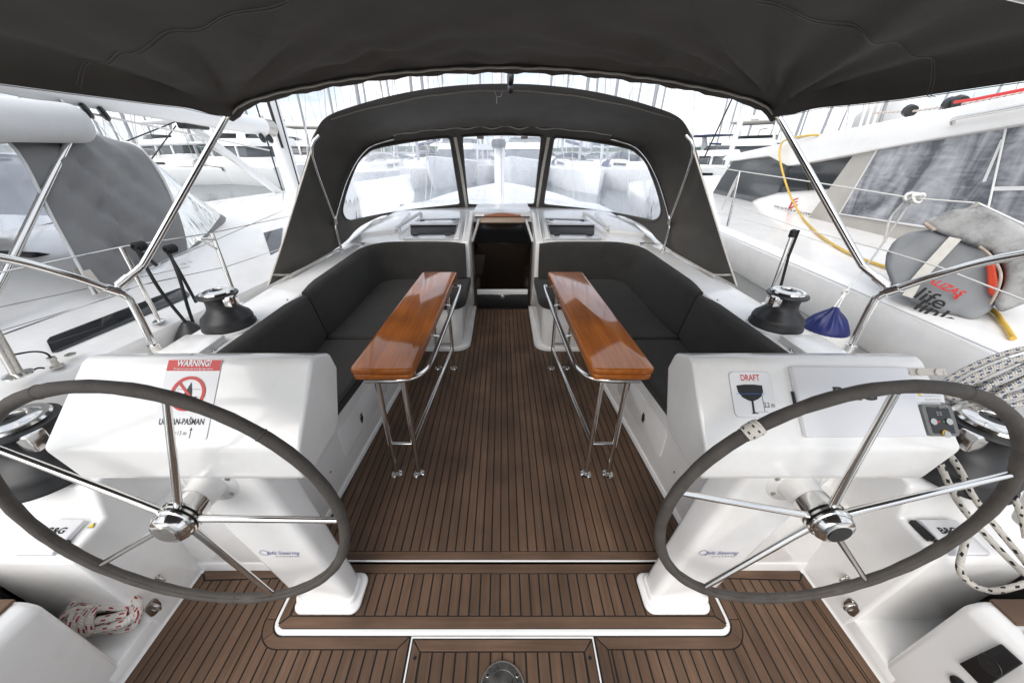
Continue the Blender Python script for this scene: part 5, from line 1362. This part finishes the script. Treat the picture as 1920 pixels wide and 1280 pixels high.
# sail stack and rigging over the roof
ob('sail_pack', *prism([onC(u, v, 2.6) for u, v in ((1588, 250), (1600, 215), (1640, 190), (1700, 180), (1700, 230), (1640, 250))], O2 * .25, .06, 3), 'pale_canvas', ct, 50)
for u in (1610, 1622, 1634, 1645): tube('sail_line', [onC(u, 245, 2.5), onC(u + 18, 190, 2.5)], .018, ('teal', 'ink_grey', 'white_cord', 'ink')[u % 4], ct, 6)
tube('red_line', [onC(1640, 212, 1.6), onC(1720, 208, 1.6), onC(1800, 196, 1.6), onC(1960, 166, 1.6)], .010, 'rope_red', ct, 6)
tube('red_line', [onC(1790, 192, 1.5), onC(1830, 186, 1.5), onC(1960, 160, 1.5)], .012, 'red', ct, 6)
for u, v in ((1706, 208), (1783, 195), (1798, 192)): ob('deck_block', *lathe([(.01, -.04), (.05, -.03), (.05, .03), (.01, .04)], onC(u, v, 1.6), (.3, 1, .3), 12), 'black_plastic', ct)
ob('sun_cover', *prism([onC(u, v, 2.0) for u, v in ((1488, 262), (1498, 254), (1515, 251), (1530, 256), (1530, 266))], O2 * .6, .03), 'taupe_canvas', ct)
for q in (((1784, 758), (1802, 736), (1808, 739), (1790, 760)), ((1788, 762), (1813, 775), (1810, 780), (1786, 768)), ((1842, 788), (1850, 776), (1853, 778), (1846, 789)), ((1880, 798), (1893, 790), (1895, 793), (1884, 801))):
    ob('hull_lettering', *prism([onC(u, v, .012) for u, v in q], -O2 * .02), 'ink', ct)
# guard wires, stanchion, lashing
tube('stanchion', [onC(1364, 424, .10), onC(1387, 322, .10)], .012, 'steel', ct, 10)
tube('guard_wire', [onC(1330, 312, .1), onC(1387, 321, .1), onC(1534, 343, .1), onC(1714, 372, .1), onC(1834, 381, .1), onC(1960, 440, .1)], .0045, 'white_cord', ct, 6)
tube('guard_wire', [onC(1345, 372, .1), onC(1500, 428, .1), onC(1662, 470, -.03), onC(1760, 500, -.10), onC(1960, 578, -.10)], .0032, 'white_cord', ct, 6)
tube('guard_wire', [onC(1345, 398, .1), onC(1500, 440, .1), onC(1560, 460, .1)], .0025, 'white_cord', ct, 6)
K = onC(1387, 323, .1)
for k in range(4): tube('lashing', [K + Vector((0, 0, .01)), K + F2 * (.05 + .02 * k) + Vector((0, -.02, -.15 - .04 * k)), K + F2 * (.10 + .02 * k) + Vector((0, -.02, -.22 - .05 * k)), K + F2 * .06 + Vector((0, 0, -.12)), K], .006, 'white_cord', ct, 6, sub=5)
tube('dark_stay', [onC(1320, 297, 1.0), onC(1376, 178, 1.0), onC(1410, 105, 1.0)], .012, 'ink', ct, 6)
tube('forestay', [onC(1345, 365, 1.2), onC(1400, 190, 1.4), onC(1440, 60, 1.6)], [.03, .05, .05], 'pale_canvas', ct, 8)
# hose
DK0, DKN = L2(.16, 0, .875), (Vector((0, 0, .94)) - O2 * .095).normalized()
def onD(u, v): return atp(u, v, DK0 + DKN * .014, DKN)
ho = tag(tube('hose', [onC(1535, 253, RO - .01), onC(1519, 254, RO - .02), onC(1489, 258, RO - .04), onC(1468, 266, RO - .05), onC(1462, 282, RO - .05), onC(1463, 302, RO - .05), onC(1470, 332, RO - .04), onC(1480, 362, RO - .02), onC(1490, 384, RO - .02), onD(1506, 410), onD(1530, 435), onD(1560, 457), onD(1608, 482), onD(1668, 503), onD(1740, 530), onD(1850, 575), onD(1880, 604), onD(1900, 634)], .010, 'hose_yellow', None, 10, sub=6), 'yellow water hose draped down the catamaran cabin and along its deck', 'hose')
# life-saving bag on the catamaran rail
lb = thing('liferaft_bag', 'bulky grey lifebuoy bag with white strap hanging on the catamaran rail', 'bag', (2.35, 1.75, .85))
BP = Vector((2.20, 1.66, 1.07)); BN = Vector((-.82, -.56, .12)).normalized()
def onB(u, v, d=0): return atp(u, v, BP - BN * d, BN)
def puff(name, px, d, t, m, bev, parent=lb, amp=.017):
    vs, fs = prism([onB(u, v, d) for u, v in px], -BN * t, 0)
    bm = bmesh.new(); bv = [bm.verts.new(v) for v in vs]
    for f in fs: bm.faces.new([bv[i] for i in f])
    bmesh.ops.recalc_face_normals(bm, faces=bm.faces)
    bmesh.ops.bevel(bm, geom=bm.edges[:], offset=bev, segments=4, profile=.5, affect='EDGES', clamp_overlap=True)
    bmesh.ops.triangulate(bm, faces=[f for f in bm.faces if len(f.verts) > 4])
    bmesh.ops.subdivide_edges(bm, edges=[e for e in bm.edges if e.calc_length() > .05], cuts=2, use_grid_fill=True)
    bm.normal_update()
    for v in bm.verts: v.co += v.normal * (amp * noise.noise(v.co * 7) + amp * .6 * noise.noise(Vector((v.co.x * 12, v.co.y * 22, v.co.z * 9))))
    return ob(name, *from_bm(bm), m, parent, 80)
puff('lower_bag', [(1664, 470), (1676, 450), (1706, 436), (1756, 431), (1850, 465), (1866, 482), (1874, 540), (1866, 580), (1826, 602), (1745, 583), (1705, 562), (1672, 540), (1662, 505)], .0, .30, 'raft_grey', .034)
puff('upper_flap', [(1730, 414), (1788, 392), (1832, 388), (1880, 404), (1932, 432), (1932, 452), (1862, 470), (1755, 436)], -.03, .30, 'raft_dirty', .03)
puff('right_flap', [(1858, 462), (1940, 440), (1960, 540), (1930, 570), (1872, 592), (1864, 570), (1878, 545), (1880, 500)], -.035, .26, 'raft_dirty', .03)
puff('red_lining', [(1848, 486), (1864, 484), (1872, 530), (1866, 562), (1852, 548)], -.028, .12, 'orange_red', .008, amp=.002)
tube('fleece_edge', [onB(1836, 462, -.05), onB(1858, 480, -.05), onB(1876, 512, -.055), (onB(1870, 545, -.05)), onB(1856, 570, -.04)], .0055, 'foam', lb, 8, sub=4)
tube('fleece_edge', [onB(1733, 418, -.045), onB(1752, 432, -.045)], .009, 'foam', lb, 8)
def ribbon(name, px, w, m, parent, d, seg=8):
    pts = [onB(u, v, d) for u, v in px]; a = (pts[-1] - pts[0]).normalized(); s = a.cross(BN).normalized() * w / 2
    rows = [[p - s + BN * .004, p + s + BN * .004] for p in pts]; return ob(name, *thick(*grid(rows), .004), m, parent, 60)
ribbon('strap', [(1792, 446), (1768, 472), (1742, 500), (1716, 530), (1702, 556)], .042, 'strap_white', lb, -.016)
tx = (onB(1792, 556) - onB(1735, 530)).normalized(); ty = BN.cross(tx).normalized()
text('lettering', 'LALIZAS', .043, onB(1766, 535, -.024), tx, ty, 'red', lb, 1.0, shear=.25, bold=.001, lift=.004)
decal('emblem', [(-.008, -.018), (.008, -.018), (.003, .004), (0, .02), (-.003, .004)], onB(1797, 554, -.018), tx, ty, 'red', lb, .004)
text('lettering', 'life', .085, onB(1746, 560, -.024), tx, ty, 'ink', lb, 1.2, bold=.0012, lift=.004)
text('lettering', 'link', .085, onB(1751, 585, -.020), tx, ty, 'ink', lb, 1.2, bold=.0012, lift=.004)
text('stamp', '153', .03, onB(1888, 484, -.042), tx, ty, 'ink', lb, 1, lift=.006)
tube('hang_cord', [onC(1836, 381, .1), onB(1820, 392, -.01), onB(1800, 398, .02)], .012, 'taupe_canvas', lb, 8)
# white fender with blue cap
fe = thing('fender', 'round white fender with dark blue cap hanging between the hulls on the right', 'fender', (1.86, 1.77, .3))
P = Vector((1.87, 1.78, .80))
ob('body', *lathe([(.107, -.10), (.122, -.13), (.13, -.2), (.135, -.45), (.12, -.6), (.06, -.68), (.01, -.7)], P, seg=28), 'fender_white', fe)
vs, fs = lathe([(.012, .03), (.020, .018), (.030, .004), (.050, -.014), (.072, -.036), (.090, -.060), (.103, -.083), (.110, -.10), (.110, -.112), (.104, -.114)], P, seg=72)
vv = []
for q in vs:
    d = q - P; r = math.hypot(d.x, d.y); an = math.atan2(d.y, d.x); k = sstep(-.09, .0, d.z) * (.16 * math.sin(an * 9 + 2 * math.sin(an * 2)) + .08 * math.sin(an * 17))
    vv.append(P + Vector((d.x * (1 + k), d.y * (1 + k), d.z)))
ob('cap', vv, fs, 'fender_blue', fe, 60)
ob('band', *lathe([(.1085, -.108), (.113, -.112), (.115, -.122), (.108, -.126)], P, seg=28), 'line_blue', fe)
kn = aty(1585, 548, 1.86)
for dx in (-.012, .012): tube('cord', [P + Vector((dx, 0, .02)), kn + Vector((dx * .3, 0, 0))], .0048, 'white_cord', fe, 8)
tube('cord', [kn, onC(1640, 478, .1), onC(1698, 392, .1), onC(1715, 372, .1)], .005, 'white_cord', fe, 8, sub=3)
tube('cord', [onC(1658, 455, .12), onC(1668, 412, .1), onC(1690, 385, .09), onC(1706, 370, .09)], .006, 'white_cord', fe, 8, sub=4)
KK = onC(1714, 371, .09); V = [KK + Vector((.022 * math.cos(q * 1.1) , .03 * math.sin(q * .7), .022 * math.sin(q * 1.1))) for q in range(22)]
tube('knot', V, .007, 'white_cord', fe, 8, sub=3)
V = [kn + Vector((.010 * math.cos(q * 1.3), .008 * math.sin(q), .012 * math.sin(q * 1.3))) for q in range(12)]
tube('small_knot', V, .0048, 'white_cord', fe, 8, sub=2)

# ================================================================ MARINA BEHIND
def sailboat_proto(name, L, B, mast, cover):
    r = thing(name, 'x', 'sailboat')
    rows = []
    for j in range(13):
        t = j / 12; y = -L / 2 + L * t; w = B / 2 * (1 - max(0, (t - .35) / .65) ** 2.2) * (.82 + .18 * min(1, t / .3)); sh_ = 1.15 + .35 * t * t
        rows.append([Vector((s * w * k, y, z)) for s, k, z in ((-1, .75, -.3), (-1, .96, .3), (-1, 1, sh_), (-1, .93, sh_ + .04), (0, 0, sh_ + .12), (1, .93, sh_ + .04), (1, 1, sh_), (1, .96, .3), (1, .75, -.3))])
    vs, fs = grid(rows); fs.append(tuple(range(8, -1, -1))); ob('hull', vs, fs, 'gelcoat_far', r, 40)
    vs, fs = prism([(-B * .30, -L * .12, 1.2), (B * .30, -L * .12, 1.2), (B * .22, L * .24, 1.35), (-B * .22, L * .24, 1.35)], (0, 0, .42), .12, 3); ob('cabin', vs, fs, 'gelcoat_far', r, 50)
    for s in (-1, 1): ob('cabin_window', *prism([(s * B * .302, -L * .08, 1.42), (s * B * .285, L * .06, 1.44), (s * B * .285, L * .06, 1.58), (s * B * .302, -L * .08, 1.58)], (s * .01, 0, 0)), 'dark_glass', r)
    rows = []
    for j in range(7):
        t = j / 6; y = -L * .12 - L * .10 * (1 - t); k = math.sin(math.pi * .5 * (t * .6 + .4)); rows.append([Vector((B * .34 * math.cos(math.pi * a / 8), y, 1.3 + .85 * k * math.sin(math.pi * a / 8) ** .7)) for a in range(9)])
    ob('sprayhood', *thick(*grid(rows), .02), cover, r, 60)
    ob('mast', *lathe([(.11, 0), (.11, mast * .6), (.08, mast)], (0, L * .08, 1.6), seg=10), 'mast_grey', r)
    ob('boom', *lathe([(.09, 0), (.12, L * .2), (.09, L * .36)], (0, L * .06, 2.7), (0, -1, .04), 10), cover, r, 50)
    for s in (-1, 1):
        tube('shroud', [(s * B * .45, L * .05, 1.3), (s * B * .26, L * .08, 1.6 + mast * .45), (0, L * .08, 1.6 + mast)], .018, 'steel_dull', r, 4)
        tube('spreader', [(0, L * .08, 1.6 + mast * .45), (s * B * .26, L * .08, 1.6 + mast * .45)], .03, 'gelcoat_far', r, 4)
        tube('guard_rail', [(s * B * .46, -L * .48, 1.85), (s * B * .5, 0, 1.9), (s * B * .3, L * .40, 2.05), (0, L * .5, 2.1)], .015, 'steel_dull', r, 4)
    tube('forestay', [(0, L * .49, 1.5), (0, L * .08, 1.6 + mast)], .045, 'pale_canvas', r, 6); tube('backstay', [(0, -L * .49, 1.2), (0, L * .08, 1.6 + mast)], .015, 'steel_dull', r, 4)
    return r
def motor_proto(name, L, B, canopy, hullm='gelcoat_far'):
    r = thing(name, 'x', 'motor yacht')
    rows = []
    for j in range(13):
        t = j / 12; y = -L / 2 + L * t; w = B / 2 * (1 - max(0, (t - .45) / .55) ** 2.4); sh_ = 1.35 + .75 * t ** 1.5
        rows.append([Vector((s * w * k, y + (.06 * L * (z / 2) if t > .9 else 0), z)) for s, k, z in ((-1, .7, -.3), (-1, .9, .4), (-1, 1, sh_), (-1, .95, sh_ + .06), (0, 0, sh_ + .15), (1, .95, sh_ + .06), (1, 1, sh_), (1, .9, .4), (1, .7, -.3))])
    vs, fs = grid(rows); fs.append(tuple(range(8, -1, -1))); ob('hull', vs, fs, hullm, r, 40)
    for s in (-1, 1): ob('hull_window', *prism([(s * B * .497, -L * .05, 1.0), (s * B * .47, L * .16, 1.1), (s * B * .47, L * .16, 1.3), (s * B * .50, -L * .05, 1.25)], (s * .03, 0, 0)), 'dark_glass', r)
    def tier(nm, z0, z1, y0, y1, w, m, rake0, rake1): return ob(nm, *bevelled([Vector(p) for p in ((-w, y0, z0), (w, y0, z0), (w * .82, y1, z0), (-w * .82, y1, z0), (-w * .94, y0 + rake0, z1), (w * .94, y0 + rake0, z1), (w * .74, y1 - rake1, z1), (-w * .74, y1 - rake1, z1))], [(3, 2, 1, 0), (4, 5, 6, 7), (0, 1, 5, 4), (1, 2, 6, 5), (2, 3, 7, 6), (3, 0, 4, 7)], .06, 2), m, r, 40)
    tier('lower_cabin', 1.4, 1.95, -L * .28, L * .30, B * .42, 'gelcoat_far', .05, .6)
    tier('saloon_windows', 1.95, 2.65, -L * .26, L * .22, B * .395, 'yacht_glass', .1, 1.2)
    tier('flybridge', 2.65, 3.15, -L * .32, L * .13, B * .42, 'gelcoat_far', 0, .25)
    tier('flybridge_screen', 3.15, 3.5, -L * .02, L * .09, B * .36, 'tinted_glass', .2, .2)
    for k in range(3):
        for s in (-1, 1): ob('window_post', *box(s * B * .38 - .06, s * B * .38 + .06, -L * .18 + k * L * .13, -L * .18 + k * L * .13 + .15, 1.95, 2.66), 'gelcoat_far', r)
    for s in (-1, 1): ob('arch_leg', *prism([(s * B * .36, -L * .28, 3.1), (s * B * .36, -L * .20, 3.1), (s * B * .32, -L * .24, 4.3), (s * B * .32, -L * .28, 4.3)], (s * .1, 0, 0), .03), 'gelcoat_far', r)
    ob('canopy', *bevelled(*box(-B * .38, B * .38, -L * .29, L * .04, 4.3, 4.42), .05, 2), canopy, r, 50)
    for s in (-1, 1): tube('canopy_pole', [(s * B * .33, L * .02, 3.3), (s * B * .34, L * .02, 4.35)], .025, 'steel_dull', r, 5)
    ob('radome', *lathe([(.1, 0), (.32, .06), (.34, .2), (.2, .34), (0, .38)], (0, -L * .26, 4.42), seg=14), 'gelcoat_far', r, 40)
    tube('antenna', [(B * .2, -L * .26, 4.4), (B * .22, -L * .3, 6.4)], .02, 'gelcoat_far', r, 4)
    for s in (-1, 1):
        tube('bow_rail', [(s * B * .44, -.05 * L, 2.3), (s * B * .40, L * .25, 2.75), (s * B * .18, L * .44, 3.0), (0, L * .50, 3.05)], .022, 'steel_dull', r, 5)
        for k in range(5): t = k / 4; tube('rail_post', [(s * B * (.44 - .26 * t ** 2), L * (-.05 + .48 * t), 1.6 + .55 * t), (s * B * (.43 - .26 * t ** 2), L * (-.05 + .48 * t), 2.3 + .68 * t)], .015, 'steel_dull', r, 4)
    return r
WZ = -.75
def place(proto, u, dist, hdg, label, group, sc=1.0, first=[set()]):
    o = proto if proto.name not in first[0] else copy_tree(proto)
    first[0].add(proto.name)
    d = ray(u, 285); d.z = 0; d.normalize(); o.location = (d.x * dist, d.y * dist, WZ); o.rotation_euler = (0, 0, R(hdg)); o.scale = (sc, sc, sc)
    o.rotation_euler.x = R(random.uniform(-2.2, 1.0)); o.rotation_euler.y = R(random.uniform(-1.3, 1.3)); tag(o, label, o['category'], group); return o
SA = sailboat_proto('moored_sailboat', 12, 3.8, 15, 'navy'); SB = sailboat_proto('moored_sailboat', 13, 4.0, 16.5, 'pale_canvas'); SCC = sailboat_proto('moored_sailboat', 11, 3.6, 13.5, 'teal')
MA = motor_proto('motor_yacht', 14, 4.4, 'taupe_canvas'); MB_ = motor_proto('motor_yacht', 12, 4.2, 'navy'); MC = motor_proto('motor_yacht', 16, 4.8, 'gelcoat_far')
g = 'motor yachts moored across the water'
place(MA, 455, 38, 62, 'white motor yacht with beige canopy seen past the left boat boom and mast', g)
place(MC, 330, 46, 70, 'white motor yacht with dinghy and radar arch above the grey sprayhood on the left', g)
place(MC, 865, 33, 170, 'large cream motor yacht bow on through the middle window, left of the mast', g, .9)
place(MB_, 985, 30, 168, 'white motor yacht with navy canopy through the middle window, right of the mast', g, .9)
place(MA, 1412, 42, -40, 'white motor yacht with beige canopy beyond the catamaran roof on the right', g)
place(MB_, 1345, 32, -160, 'white motor yacht with dark blue canopy just right of the sprayhood', g, .75)
place(MA, 560, 46, 100, 'far white motor yacht with beige canopy behind the left sprayhood edge', g)
g = 'moored sailboats in the marina'
near = [(SB, 700, 27, 178, 'moored sailboat nearest in the left sprayhood window, pale canvas'), (SA, 790, 31, 174, 'moored sailboat with navy hood near the middle of the left sprayhood window'),
        (SA, 1080, 29, 184, 'moored sailboat with navy hood in the right sprayhood window near the zip strip'), (SCC, 1130, 34, 186, 'moored sailboat with teal hood in the right sprayhood window'), (SA, 1195, 28, 190, 'moored sailboat with navy hood at the far end of the right sprayhood window')]
for a in near: place(a[0], a[1], a[2], a[3], a[4], g)
random.seed(11)
NTH = ('first', 'second', 'third', 'fourth', 'fifth', 'sixth', 'seventh', 'eighth', 'ninth', 'tenth', 'eleventh', 'twelfth', 'thirteenth', 'fourteenth', 'fifteenth', 'sixteenth', 'seventeenth', 'eighteenth', 'nineteenth', 'twentieth', 'last')
for k, u in enumerate((-60, 20, 68, 110, 190, 225, 245, 292, 300, 348, 375, 398, 405, 455, 500, 585, 652)):
    place((SA, SB, SCC)[k % 3], u + random.uniform(-8, 8), random.uniform(38, 70), random.uniform(80, 110) if u < 500 else 170, NTH[k] + ' of the far bare masted sailboats left of the sprayhood', 'far sailboats to the left', random.uniform(.9, 1.15))
for k, u in enumerate((705, 738, 746, 790, 815, 842, 905, 1020, 1055, 1105, 1172, 1225)):
    place((SB, SA, SCC)[k % 3], u + random.uniform(-6, 6), random.uniform(34, 60), 178, NTH[k] + ' from left of the far sailboats ahead beyond the sprayhood windows', 'far sailboats ahead', random.uniform(.85, 1.1))
for k, u in enumerate((1330, 1345, 1375, 1420, 1460, 1480, 1505, 1545, 1565, 1590, 1700, 1800)):
    place((SCC, SB, SA)[k % 3], u + random.uniform(-6, 6), random.uniform(45, 80), random.uniform(-110, -70), NTH[k] + ' from left of the far sailboats beyond the catamaran on the right', 'far sailboats to the right', random.uniform(.85, 1.1))
# street lamps and shore on the right
for u, d, h, w in ((1412, 60, 4.6, 'bent'), (1449, 60, 4.9, 'broad')):
    dd = ray(u, 285); dd.z = 0; dd.normalize(); P = Vector((dd.x * d, dd.y * d, WZ))
    lp = thing('quay_lamp', 'thin quay lamp post with ' + w + ' head on the shore to the right', 'lamp', P)
    tube('post', [P, P + Vector((0, 0, h))], .07, 'steel_dull', lp, 6); tube('arm', [P + Vector((0, 0, h)), P + Vector((.9 if w == 'bent' else .5, 0, h + .15))], .07 if w == 'bent' else .16, 'ink_grey', lp, 6)
ri = []
for k in range(120):
    a = R(-75 + 150 * k / 119); r = 900; h = 7 + 9 * max(0, noise.noise(Vector((k * .09, 2, 0)))) + 3 * noise.noise(Vector((k * .5, 0, 1)))
    ri.append((Vector((r * math.sin(a), r * math.cos(a), WZ - 1)), Vector((r * 1.02 * math.sin(a), r * 1.02 * math.cos(a), WZ + h)), Vector((r * 1.3 * math.sin(a), r * 1.3 * math.cos(a), WZ + h * .9))))
struct('hills', *grid([list(p) for p in ri]), 'hill_green')
for k, (x, y, w) in enumerate(((-40, 84, 160), (62, 95, 90))): struct('quay', *box(x - w / 2, x + w / 2, y, y + 6, WZ - .5, WZ + 1.0), 'stone', smooth=0)
